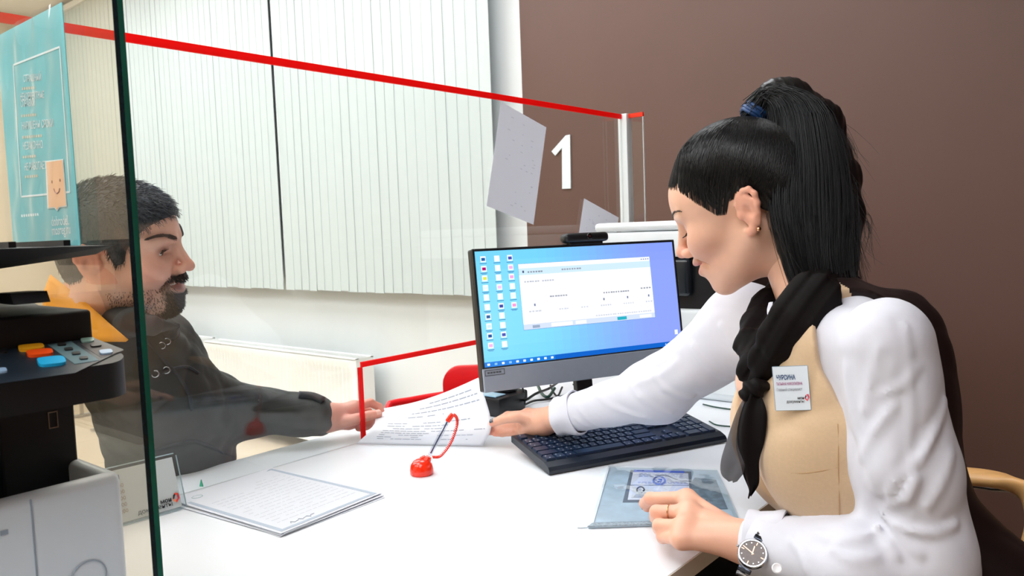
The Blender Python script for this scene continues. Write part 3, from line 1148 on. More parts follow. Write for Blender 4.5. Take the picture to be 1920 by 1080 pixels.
# crinkled clear sleeve around it
sl_ = MB()
nx, nz = 14, 22
vs = []
for j in range(nz + 1):
    for i in range(nx + 1):
        x = px0 - .001 + (px1 - px0 + .005) * i / nx
        z = pz0 - .004 + (pz1 - pz0 + .005) * j / nz
        bulge = .0022 * math.sin(j * .9 + i * .5) * math.sin(i * .7) + .002 * math.sin(i * 1.9 - j * .35)
        if i in (0, nx) or j == 0:
            bulge = 0
        vs.append((x, ypo - .0062 + bulge * .8, z))
fs = [(j * (nx + 1) + i, j * (nx + 1) + i + 1, (j + 1) * (nx + 1) + i + 1, (j + 1) * (nx + 1) + i) for j in range(nz) for i in range(nx)]
sl_.add(vs, fs)
sl_.obj('clear_sleeve', M_pocket, t, smooth=True)

# ================================================================ table sign
t = thing('table_sign', 'small acrylic sign with card on the desk behind the divider', 'sign', (-1.39, .63, DZ))
B0, B1 = at(343, 953, 2, DZ + .003), at(222, 987, 2, DZ + .003)
ex = unit([B0[0] - B1[0], B0[1] - B1[1], 0])
T0 = at(325, 859, 1, B0[1] + .004)
B1 = B0 - ex * .2
up = unit(np.array([0, 0, 1.0]) - ex * 0 + np.cross(ex, [0, 0, 1]) * -.35)
Hs = .094
nz_ = np.cross(ex, up)
SGN = frame(B1, ex, up, nz_)
L = .2
M_acr = glass('acrylic', (0.97, 0.985, 0.985), 0.05)
MB().box((-.006, 0, -.0015), (L + .008, Hs + .006, 0)).xf(SGN).obj('front_pane', M_acr, t)
MB().box((-.006, 0, -.0052), (L + .008, Hs + .006, -.0037)).xf(SGN).obj('back_pane', M_acr, t)
ed = MB()
for a, b_ in (((0, .0), (L, .0)), ((0, Hs + .006), (L + .004, Hs + .006)), ((L + .008, 0), (L + .008, Hs + .002))):
    ed.tube([(a[0], a[1], -.0025), (b_[0], b_[1], -.0025)], .0011, 6)
ed.xf(SGN).obj('pane_rim', mat('acrylic_rim', (176, 196, 204), .15, noise=.03), t)
MB().box((0, .004, -.0035), (L, Hs, -.0018)).xf(SGN).obj('card', mat('card_white', (240, 244, 248), .6, noise=.01), t)
text('мои', .0105, SGN @ Matrix.Translation((L - .016, .0175, .0002)), align='RIGHT', bold=.00025).obj('print_brand_line', mat('ink_black', (40, 42, 50), .6, noise=.05), t)
text('документы', .0112, SGN @ Matrix.Translation((L - .0155, .0095, .0002)), align='RIGHT').obj('print_brand_line', mat('ink_black', (40, 42, 50)), t)
text('График работы', .013, SGN @ Matrix.Translation((L - .094, .078, .0002)), align='RIGHT', bold=.0002).obj('print_heading', mat('ink_black', (40, 42, 50)), t)
for k_ in range(5):
    text('9:00 - 20:00', .0095, SGN @ Matrix.Translation((L - .090, .063 - k_ * .011, .0002)), align='RIGHT').obj('print_hours', mat('ink_brown', (170, 150, 135), .6, noise=.02), t)


def logo(Mx, s, parent):
    """ring shaped emblem in red, orange and dark"""
    cs = [((-.5, -.1), (-.35, .45), (-.1, .3), (-.25, -.1)), ((-.35, .45), (0, .75), (.5, .6), (.5, .3), (0, .45), (-.12, .3)), ((.5, .6), (.55, -.2), (.25, -.1), (.25, .35)),
          ((.55, -.2), (.0, -.75), (-.05, -.4), (.25, -.1)), ((.0, -.75), (-.5, -.35), (-.5, -.1), (-.25, -.12), (-.05, -.4))]
    cl = [(90, 50, 60), (236, 70, 44), (214, 40, 60), (226, 60, 60), (240, 150, 110)]
    for q_, c in zip(cs, cl):
        MB().prism([(a * s, b_ * s, 0) for a, b_ in q_], (0, 0, .0002)).xf(Mx).obj('emblem_piece', mat('emblem_%d_%d_%d' % c, c, .6, noise=.02), parent)
    MB().prism([(-.42 * s, .35 * s, .0002), (-.08 * s, .72 * s, .0002), (-.02 * s, .38 * s, .0002), (-.2 * s, .22 * s, .0002)], (0, 0, .0002)).xf(Mx).obj('emblem_piece', mat('ink_black', (40, 42, 50)), parent)


logo(SGN @ Matrix.Translation((L - .0085, .0215, .0002)), .0115, t)
MB().box((0, -.001, -.05), (L, .0012, -.0052)).xf(frame(B1, ex, unit(np.array([0, 0, 1.0])), np.cross(ex, [0, 0, 1]))).obj('foot', M_acr, t)

# ================================================================ stack of forms
M_bord = mat('form_border', (168, 180, 196), .7, noise=.03)
cst = np.array([-1.262, .806, DZ])
rz = math.radians(4)
t = None
FW, FH = .318, .226
for k_ in range(5):
    r2 = rz + math.radians((-3.0, 1.4, -1.2, 1.0, 0)[k_])
    cc = cst + np.array([(.006, -.002, .004, 0, 0)[k_], (.006, -.004, .003, .002, 0)[k_], .0006 + k_ * .0013])
    Mx = Matrix.Translation(cc) @ Matrix.Rotation(r2, 4, 'Z')
    lb = ('lowest sheet of the paper stack beside the table sign', 'second lowest sheet of the paper stack beside the table sign', 'middle sheet of the paper stack beside the table sign', 'sheet lying directly under the bordered form in the stack', 'top form with grey border and printed lines on the desk')[k_]
    s_ = thing('form_sheet', lb, 'paper', cc, group='stacked forms')
    vs, fs = [], []
    nn = 10
    for j in range(2):
        for i in range(nn + 1):
            x = -FW / 2 + FW * i / nn
            for y in (-FH / 2, FH / 2):
                crl = .004 * max(0, -x / FW * 2 - .6) * (1 if y < 0 else .3)
                vs.append((x, y, crl * k_ * .2 + (0 if j else .0004)))
    o2 = 2 * (nn + 1)
    for i in range(nn):
        a = 2 * i
        fs += [(a, a + 2, a + 3, a + 1), (o2 + a, o2 + a + 1, o2 + a + 3, o2 + a + 2), (a, o2 + a, o2 + a + 2, a + 2), (a + 1, a + 3, o2 + a + 3, o2 + a + 1)]
    fs += [(0, 1, o2 + 1, o2), (2 * nn, o2 + 2 * nn, o2 + 2 * nn + 1, 2 * nn + 1)]
    MB().add(vs, fs).xf(Mx).obj('sheet', M_paper, s_)
    if k_ == 4:
        z = .0022
        bo = MB()
        i0, w0 = .006, .0075
        for a, b_ in (((-FW / 2 + i0, -FH / 2 + i0), (FW / 2 - i0, -FH / 2 + i0 + w0)), ((-FW / 2 + i0, FH / 2 - i0 - w0), (FW / 2 - i0, FH / 2 - i0)),
                      ((-FW / 2 + i0, -FH / 2 + i0 + w0), (-FW / 2 + i0 + w0, FH / 2 - i0 - w0)), ((FW / 2 - i0 - w0, -FH / 2 + i0 + w0), (FW / 2 - i0, FH / 2 - i0 - w0))):
            bo.box((a[0], a[1], .0004), (b_[0], b_[1], .0008))
        bo.xf(Mx).obj('border', M_bord, s_)
        ln = MB()
        # rows of print run along y (the form faces the clerk)
        for r_ in range(15):
            x = -FW / 2 + .055 + r_ * .0155
            y = -.085
            while y < .088:
                l = random.uniform(.006, .02)
                if not (r_ in (0, 1) and y < 0.02) and random.random() > .12:
                    ln.box((x, y, .0004), (x + .0014, min(y + l, .09), .0006))
                y += l + .003
        ln.xf(Mx).obj('print_lines', mat('ink_soft', (202, 206, 214), .7, noise=.03), s_)
        sg = MB()
        sg.tube([(FW / 2 - .022 - .004 * (i % 2) - .003 * math.sin(i * 1.7), -.075 + i * .004, .0008) for i in range(14)], .0004, 4)
        sg.xf(Mx).obj('signature', mat('ink_blue_grey', (96, 108, 130), .6, noise=.03), s_)
        em = MB()
        em.tube([(-FW / 2 + .03 + .008 * math.cos(a), -.078 + .010 * math.sin(a), .0008) for a in np.linspace(0, 6.28, 18, endpoint=False)], .0009, 4, closed=True)
        em.xf(Mx).obj('printed_emblem', mat('emblem_grey', (160, 182, 182), .6, noise=.03), s_)
g_ = desk_px(377, 912)
tag(MB().prism([g_ + np.array(v_) for v_ in ((-.004, 0, 0), (.004, .003, 0), (.001, .0012, .014))], (.001, -.002, 0)).obj('page_flag', mat('flag_green', (20, 170, 130), .5, noise=.02)), 'tiny green page flag behind the bordered form', 'page flag')

# ================================================================ pen on its ball stand
pb = at(791, 889, 2, DZ)
M_penred = mat('glossy_red', (242, 44, 10), 0.18, noise=0.02, coat=.4)
t = thing('desk_pen', 'ball pen tethered by red coil to round red stand', 'pen', pb)
MB().lathe([(.0215, 0), (.0235, .003), (.0238, .010), (.0215, .020), (.016, .0275), (.009, .031), (.002, .032)], pb, 32).obj('ball_base', M_penred, t, smooth=True)
zpen = float((pb - CAM) @ _f)
p0 = dep(800, 864, zpen)
p1 = dep(806, 853, zpen)
p2 = dep(839, 790, zpen)
p3 = dep(849, 776, zpen)
ax_ = unit(p3 - p0)
MB().lathe([(.0085, -.004), (.0095, .0), (.008, .006), (.0055, .012)], p0 - ax_ * .002, 16, axis=ax_).obj('socket', M_penred, t, smooth=40)
MB().lathe([(.0048, 0), (.0048, .01)], dep(789, 861, zpen), 12, axis=unit(dep(806, 853, zpen) - dep(789, 861, zpen))).obj('side_lug', M_penred, t, smooth=40)
MB().tube([p1, p2], .0046, 12).obj('barrel', glass('pen_clear', (.86, .88, .92), .06), t, smooth=True)
MB().tube([p1 + (p2 - p1) * .05, p1 + (p2 - p1) * .98], .0016, 8).obj('refill', mat('refill_blue', (70, 80, 110), .3, noise=.03), t, smooth=True)
MB().tube([p2, p2 + (p3 - p2) * .5, p3], [.0052, .0056, .0048], 12).obj('cap', M_penred, t, smooth=40)
# coiled tether
path = spline([dep(*q_, zpen) for q_ in ((850, 777), (856, 783), (857, 795), (852, 813), (845, 830), (835, 845), (824, 856), (811, 857))], 260)
hel = []
path = [np.array(q_) for q_ in path]
for i, q_ in enumerate(path):
    tg = unit(path[min(i + 1, 259)] - path[max(i - 1, 0)])
    u_ = unit(np.cross(tg, [0.3, .2, 1]))
    v_ = np.cross(tg, u_)
    a = i * 2 * math.pi / 7
    hel.append(q_ + (u_ * math.cos(a) + v_ * math.sin(a)) * .0026)
MB().tube(hel, .0011, 5).obj('coil_tether', M_penred, t, smooth=True)

# ================================================================ visitor chair beyond the opening
M_redv = mat('red_vinyl', (226, 8, 22), 0.35, noise=0.03, nscale=30)
M_chrome = mat('chrome', (200, 200, 202), 0.15, 1.0, noise=0.02)
bk0 = dep(833, 735, 2.78)
cc = np.array([bk0[0] + .13, bk0[1] + .30, 0])
t = thing('visitor_chair', 'red upholstered visitor chair seen through the opening under the screen', 'chair', cc)
hx = unit([_r0[0], _r0[1], 0])
hn = np.array([hx[1], -hx[0], 0])           # towards the camera
zb0, zb1 = .52, dep(870, 684, 2.78)[2]
bw_ = .42
rr0 = .055
out_ = []
for cxx, czz, a0 in ((bw_ - rr0, zb0 + rr0, -90), (bw_ - rr0, zb1 - rr0, 0), (rr0, zb1 - rr0, 90), (rr0, zb0 + rr0, 180)):
    for a in np.linspace(a0, a0 + 90, 7):
        out_.append((cxx + rr0 * math.cos(math.radians(a)), czz + rr0 * math.sin(math.radians(a))))
O_ = np.array([bk0[0], bk0[1], 0])
bk = MB()
nO = len(out_)
vs = []
for (dd, sc_f) in ((.0, .94), (.006, 1.0), (.03, 1.0), (.036, .94)):
    for (a, z) in out_:
        ax_c, az_c = bw_ / 2 + (a - bw_ / 2) * sc_f, (zb0 + zb1) / 2 + (z - (zb0 + zb1) / 2) * sc_f
        curve = .05 * ((ax_c - bw_ / 2) / (bw_ / 2)) ** 2
        vs.append(O_ + hx * ax_c + hn * (curve - dd) + np.array([0, 0, az_c]))
fs = [tuple(range(nO))[::-1], tuple(range(3 * nO, 4 * nO))]
for r_ in range(3):
    fs += [(r_ * nO + i, r_ * nO + (i + 1) % nO, (r_ + 1) * nO + (i + 1) % nO, (r_ + 1) * nO + i) for i in range(nO)]
bk.add(vs, fs).obj('backrest', M_redv, t, smooth=40)
sc0 = O_ + hx * bw_ / 2 + hn * .20
MB().box((-.19, -.19, .43), (.19, .19, .49), r=.025, seg=4).xf(frame(sc0, hx, -hn, (0, 0, 1))).obj('seat', M_redv, t, smooth=40)
for sx in (.03, bw_ - .03):
    MB().tube([O_ + hx * sx - hn * .03 + np.array([0, 0, .66]), O_ + hx * sx - hn * .03 + np.array([0, 0, .46]), O_ + hx * sx + hn * .05 + np.array([0, 0, .44])], .010, 8).obj('back_support', M_chrome, t, smooth=True)
ar = [dep(846, 738, 2.78), dep(800, 745, 2.74), dep(770, 750.5, 2.70), dep(738, 756, 2.66), dep(728, 766, 2.64), dep(728, 830, 2.62)]
MB().tube(spline(ar, 18), .012, 10).obj('armrest', M_redv, t, smooth=True)
for sx in (-1, 1):
    for sy in (-1, 1):
        MB().tube([sc0 + hx * sx * .16 + hn * sy * .16 + np.array([0, 0, .44]), sc0 + hx * sx * .17 + hn * sy * .17], .011, 10).obj('leg', M_chrome, t, smooth=True)

# ================================================================ folder of documents
t = thing('document_folder', 'clear plastic folder of papers under the hand with ring', 'folder', (-.70, 1.17, DZ))
fa, fb, fc, fd = [at(*q_, 2, DZ + .006) for q_ in ((1103, 985), (1139, 873), (1345, 879), (1388, 975))]
M_fold = mat('folder_grey', (172, 192, 206), .35, noise=.10, nscale=24)
M_film = glass('clear_film', (.95, .975, .99), .08, .05)


def fp(u_, v_, h=0.0):
    """u along bottom edge, v away"""
    p_ = (fa * (1 - u_) + fd * u_) * (1 - v_) + (fb * (1 - u_) + fc * u_) * v_
    return p_ + np.array([0, 0, h])


def fquad(name, pts, h, thick, m):
    MB().prism([fp(a, b_, 0) + np.array([0, 0, h - .006]) for a, b_ in pts], (0, 0, thick)).obj(name, m, t)


fquad('back_cover', [(0, 0), (1, 0), (1, 1), (0, 1)], .001, .0025, M_fold)
fquad('binding_strip', [(-.075, .01), (-.01, .01), (-.01, .98), (-.04, .98)], .001, .0012, mat('strip_clear', (226, 236, 242), .3, noise=.06, nscale=60))
fquad('welded_edge', [(-.005, 0), (.03, .03), (.022, .97), (-.005, 1)], .0036, .0016, mat('weld_white', (232, 240, 246), .25, noise=.04))
fquad('welded_edge', [(0, -.005), (1, -.005), (1, .035), (.02, .035)], .0036, .0022, mat('weld_grey', (150, 165, 176), .25, noise=.3, nscale=260))
fquad('inner_sheet', [(.04, .05), (.97, .05), (.97, .96), (.04, .96)], .0038, .0006, mat('inner_blue_grey', (172, 194, 210), .4, noise=.14, nscale=30))
fquad('dark_card', [(.20, .34), (.72, .34), (.76, .93), (.22, .93)], .0046, .0006, mat('card_slate', (92, 104, 118), .4, noise=.05))
fquad('identity_page', [(.235, .37), (.70, .37), (.73, .88), (.245, .88)], .0054, .0006, mat('id_page', (216, 222, 238), .5, noise=.03, nscale=40))
fquad('blue_band', [(.25, .885), (.70, .885), (.70, .93), (.25, .93)], .0056, .0004, mat('blue_band', (20, 84, 220), .4, noise=.05))
fquad('page_fold', [(.24, .618), (.72, .618), (.72, .632), (.24, .632)], .0062, .0003, mat('fold_grey', (150, 160, 180), .5, noise=.03))
fquad('portrait_photo', [(.26, .40), (.385, .40), (.39, .60), (.265, .60)], .0062, .0003, mat('photo_white', (206, 212, 220), .5, noise=.03))
hd = MB()
for (cu_, cv_, ru, rv, tk) in ((.325, .535, .028, .05, .0009),):
    hd.tube([fp(cu_ + ru * math.cos(a), cv_ + rv * math.sin(a), .0008) for a in np.linspace(-.6, math.pi + .6, 16)], .0016, 5)
hd.obj('portrait_hair', mat('ink_dark_blue', (56, 66, 84), .5, noise=.05), t)
hd = MB()
hd.prism([fp(.325 + .02 * math.cos(a), .51 + .055 * math.sin(a), .0006) for a in np.linspace(0, 6.28, 16, endpoint=False)], (0, 0, .0002))
hd.prism([fp(*q_, .0006) for q_ in ((.275, .405), (.37, .405), (.355, .455), (.29, .455))], (0, 0, .0002))
hd.obj('portrait_face', mat('photo_grey', (168, 176, 188), .5, noise=.05), t)
stp = MB()
for rr in (1.0, .82):
    stp.tube([fp(.475 + .052 * rr * math.cos(a), .715 + .085 * rr * math.sin(a), .0006) for a in np.linspace(0, 6.28, 28, endpoint=False)], .0006, 4, closed=True)
for k_ in range(7):
    a = random.uniform(0, 6.28)
    c0 = fp(.475 + .022 * math.cos(a), .71 + .03 * math.sin(a), .0007)
    stp.tube([c0, c0 + np.array([random.uniform(-.006, .006), random.uniform(-.006, .006), 0])], .0007, 4)
stp.obj('round_stamp', mat('stamp_blue', (60, 110, 220), .5, noise=.04), t)
pr_ = MB()
for v_ in (.845, .82, .79, .675, .655):
    a = .3
    while a < .68:
        l = random.uniform(.01, .04)
        pr_.prism([fp(*q_, .0006) for q_ in ((a, v_), (a + l, v_), (a + l, v_ + .008), (a, v_ + .008))], (0, 0, .0001))
        a += l + .012
pr_.obj('page_print', mat('page_print_blue', (150, 168, 220), .5, noise=.04), t)
fquad('dark_photo', [(.735, .2), (.95, .2), (.95, .76), (.78, .80), (.735, .70)], .0048, .0005, mat('photo_slate', (104, 124, 140), .4, noise=.35, nscale=70))
fquad('blue_tab', [(.735, .30), (.765, .30), (.765, .46), (.745, .46)], .0056, .0004, mat('blue_band', (20, 84, 220)))
film = MB()
nn = 18
vs = []
for j in range(nn + 1):
    for i in range(nn + 1):
        u_, v_ = .01 + .98 * i / nn, .01 + .98 * j / nn
        e = math.sin(math.pi * i / nn) * math.sin(math.pi * j / nn)
        hgt = .0075 + e * (.0030 * math.sin(9 * u_ + 14 * v_) + .0026 * math.sin(27 * u_ - 9 * v_) + .0016 * math.sin(19 * u_ + 33 * v_) + .004)
        vs.append(fp(u_, v_, hgt - .006))
film.add(vs, [(j * (nn + 1) + i, j * (nn + 1) + i + 1, (j + 1) * (nn + 1) + i + 1, (j + 1) * (nn + 1) + i) for j in range(nn) for i in range(nn)])
film.obj('clear_film', M_film, t, smooth=True)
# ================================================================ implicit modelling of people and cloth


def surface_nets(fn, lo, hi, h, slack=2.2):
    """mesh of fn(P) = 0 (negative inside); fn takes (N, 3) points"""
    lo, hi = np.array(lo, np.float32), np.array(hi, np.float32)
    n = np.ceil((hi - lo) / h).astype(int) + 1
    ax = [lo[i] + h * np.arange(n[i], dtype=np.float32) for i in range(3)]
    # coarse pass over blocks, then exact values only near the surface
    BS = 8
    nb = (n + BS - 1) // BS
    cax = [lo[i] + h * (np.arange(nb[i], dtype=np.float32) * BS + (BS - 1) / 2) for i in range(3)]
    cg = np.stack(np.meshgrid(*cax, indexing='ij'), -1).reshape(-1, 3)
    cvv = fn(cg)
    V = np.repeat(np.repeat(np.repeat(np.where(cvv < 0, -1, 1).astype(np.float32).reshape(nb), BS, 0), BS, 1), BS, 2)
    near = np.argwhere((np.abs(cvv) < h * BS * .87 * slack).reshape(nb))
    o3 = np.stack(np.meshgrid(*[np.arange(BS)] * 3, indexing='ij'), -1).reshape(-1, 3)
    step = 600
    for i in range(0, len(near), step):
        ix = (near[i:i + step, None] * BS + o3[None]).reshape(-1, 3)
        V[ix[:, 0], ix[:, 1], ix[:, 2]] = fn((lo + h * ix).astype(np.float32))
    V = np.ascontiguousarray(V[:n[0], :n[1], :n[2]])
    S_ = V < 0
    c = np.zeros(n - 1, np.int8)
    for dx in (0, 1):
        for dy in (0, 1):
            for dz in (0, 1):
                c += S_[dx:n[0] - 1 + dx, dy:n[1] - 1 + dy, dz:n[2] - 1 + dz]
    act = (c > 0) & (c < 8)
    I = np.argwhere(act)
    idx = -np.ones(n - 1, np.int64)
    idx[act] = np.arange(len(I))
    acc = np.zeros((len(I), 3))
    cnt = np.zeros(len(I))
    off = [(a, b, d) for a in (0, 1) for b in (0, 1) for d in (0, 1)]
    for p in off:
        for k in range(3):
            if p[k]:
                continue
            q = list(p)
            q[k] = 1
            a = V[I[:, 0] + p[0], I[:, 1] + p[1], I[:, 2] + p[2]]
            b = V[I[:, 0] + q[0], I[:, 1] + q[1], I[:, 2] + q[2]]
            m = (a < 0) != (b < 0)
            t = np.where(m, a / np.where(m, a - b, 1), 0)
            pos = np.array(p, float)[None] + np.eye(3)[k][None] * t[:, None]
            acc += pos * m[:, None]
            cnt += m
    verts = lo + h * (I + acc / cnt[:, None])
    faces = []
    for k in range(3):
        sl0 = [slice(None)] * 3
        sl1 = [slice(None)] * 3
        sl0[k] = slice(0, n[k] - 1)
        sl1[k] = slice(1, n[k])
        e = S_[tuple(sl0)] != S_[tuple(sl1)]
        E = np.argwhere(e)
        u, v = (k + 1) % 3, (k + 2) % 3
        E = E[(E[:, u] > 0) & (E[:, v] > 0) & (E[:, u] < n[u] - 1) & (E[:, v] < n[v] - 1)]
        if not len(E):
            continue
        ins = S_[E[:, 0], E[:, 1], E[:, 2]]

        def cell(du, dv):
            q = E.copy()
            q[:, u] -= du
            q[:, v] -= dv
            return idx[q[:, 0], q[:, 1], q[:, 2]]
        a, b, cc_, d = cell(1, 1), cell(0, 1), cell(0, 0), cell(1, 0)
        f = np.stack([a, b, cc_, d], 1)
        f[~ins] = f[~ins][:, ::-1]
        faces.append(f)
    return verts, np.concatenate(faces)


def ell(P, c, r, R=None):
    q = P - np.array(c, np.float32)
    if R is not None:
        q = q @ np.array(R, np.float32)
    r = np.array(r, np.float32)
    k0 = np.linalg.norm(q / r, axis=1)
    k1 = np.linalg.norm(q / (r * r), axis=1) + 1e-9
    return k0 * (k0 - 1) / k1


def rc(P, a, b, ra, rb, flat=None, s=1.0):
    """tapered capsule, optionally widened (s > 1 thins) along direction flat"""
    a, b = np.array(a, np.float32), np.array(b, np.float32)
    ba = b - a
    t = np.clip(((P - a) @ ba) / (ba @ ba + 1e-12), 0, 1)
    v = P - (a + t[:, None] * ba)
    d2 = (v * v).sum(1)
    if flat is not None:
        w_ = v @ np.array(unit(flat), np.float32)
        d2 = d2 + (s * s - 1) * w_ * w_
    return np.sqrt(np.maximum(d2, 0)) - (ra + (rb - ra) * t)


def smin(a, b, k):
    if k <= 0:
        return np.minimum(a, b)
    h = np.maximum(k - np.abs(a - b), 0) / k
    return np.minimum(a, b) - h * h * k * .25


def smax(a, b, k):
    return -smin(-a, -b, k)


def chain(P, pts, rs, k=.01, flat=None, s=1.0):
    d = None
    for i in range(len(pts) - 1):
        e = rc(P, pts[i], pts[i + 1], rs[i], rs[i + 1], flat, s)
        d = e if d is None else smin(d, e, k)
    return d


def waves(P, seed, n=6, amp=.003, freq=60, along=None, aniso=.25):
    """soft cloth folds: warped sine ridges running roughly along a direction"""
    rg = np.random.default_rng(seed)
    out = np.zeros(len(P), np.float32)
    for i in range(n):
        k = rg.normal(size=3)
        if along is not None:
            al = unit(along)
            k = k - al * (k @ al) * (1 - aniso)
        k = k / np.linalg.norm(k) * freq * rg.uniform(.5, 1.4)
        k2 = rg.normal(size=3) * freq * .35
        ph = rg.uniform(0, 6.28, 2)
        s_ = np.sin(P @ k.astype(np.float32) + ph[0] + 1.3 * np.sin(P @ k2.astype(np.float32) + ph[1]))
        out += (1 - np.abs(s_)) * 2 - .75
    return out * amp / math.sqrt(n)


def net_mesh(name, parts, colors=None):
    """join (verts, faces) islands into one mesh; colors: list of per-vertex rgb arrays"""
    vs, fs, o = [], [], 0
    for v, f in parts:
        vs.append(v)
        fs.append(np.asarray(f) + o)
        o += len(v)
    V = np.concatenate(vs).astype(np.float32)
    Fq = np.concatenate(fs)
    me = bpy.data.meshes.new(name)
    me.vertices.add(len(V))
    me.vertices.foreach_set('co', V.ravel())
    m, k = Fq.shape
    me.loops.add(m * k)
    me.loops.foreach_set('vertex_index', Fq.ravel().astype(np.int32))
    me.polygons.add(m)
    me.polygons.foreach_set('loop_start', np.arange(0, m * k, k, dtype=np.int32))
    me.polygons.foreach_set('use_smooth', np.ones(m, bool))
    me.update(calc_edges=True)
    me.validate()
    if colors is not None:
        Cc = np.concatenate(colors).astype(np.float32)
        ca = me.color_attributes.new('col', 'FLOAT_COLOR', 'POINT')
        ca.data.foreach_set('color', np.concatenate([Cc, np.ones((len(Cc), 1), np.float32)], 1).ravel())
    return me


def strands(paths, r0, r1, sides=3):
    """many thin tapered tubes as one (verts, quads) set; paths: list of (k,3) arrays"""
    VV, FF, o = [], [], 0
    an = 2 * math.pi * np.arange(sides) / sides
    for p in paths:
        p = np.asarray(p, float)
        k = len(p)
        t = np.gradient(p, axis=0)
        t /= np.linalg.norm(t, axis=1)[:, None] + 1e-12
        ref = np.array([.31, .52, .79])
        u_ = np.cross(t, ref)
        u_ /= np.linalg.norm(u_, axis=1)[:, None] + 1e-12
        w_ = np.cross(t, u_)
        r = np.linspace(r0, r1, k)
        v = p[:, None] + (u_[:, None] * np.cos(an)[None, :, None] + w_[:, None] * np.sin(an)[None, :, None]) * r[:, None, None]
        VV.append(v.reshape(-1, 3))
        i = np.arange(k - 1)[:, None] * sides
        j = np.arange(sides)[None]
        j2 = (j + 1) % sides
        FF.append(np.stack([i + j, i + j2, i + sides + j2, i + sides + j], -1).reshape(-1, 4) + o)
        o += k * sides
    return np.concatenate(VV), np.concatenate(FF)


def rotm(az, pitch, roll):
    """columns: forward, left, up for a head facing azimuth az, pitched down"""
    a, p, r = [math.radians(v) for v in (az, pitch, roll)]
    fw = np.array([math.sin(a) * math.cos(p), math.cos(a) * math.cos(p), -math.sin(p)])
    l0 = np.array([-math.cos(a), math.sin(a), 0.])
    u0_ = np.cross(fw, l0)
    l = l0 * math.cos(r) + u0_ * math.sin(r)
    return np.stack([fw, l, np.cross(fw, l)], 1)


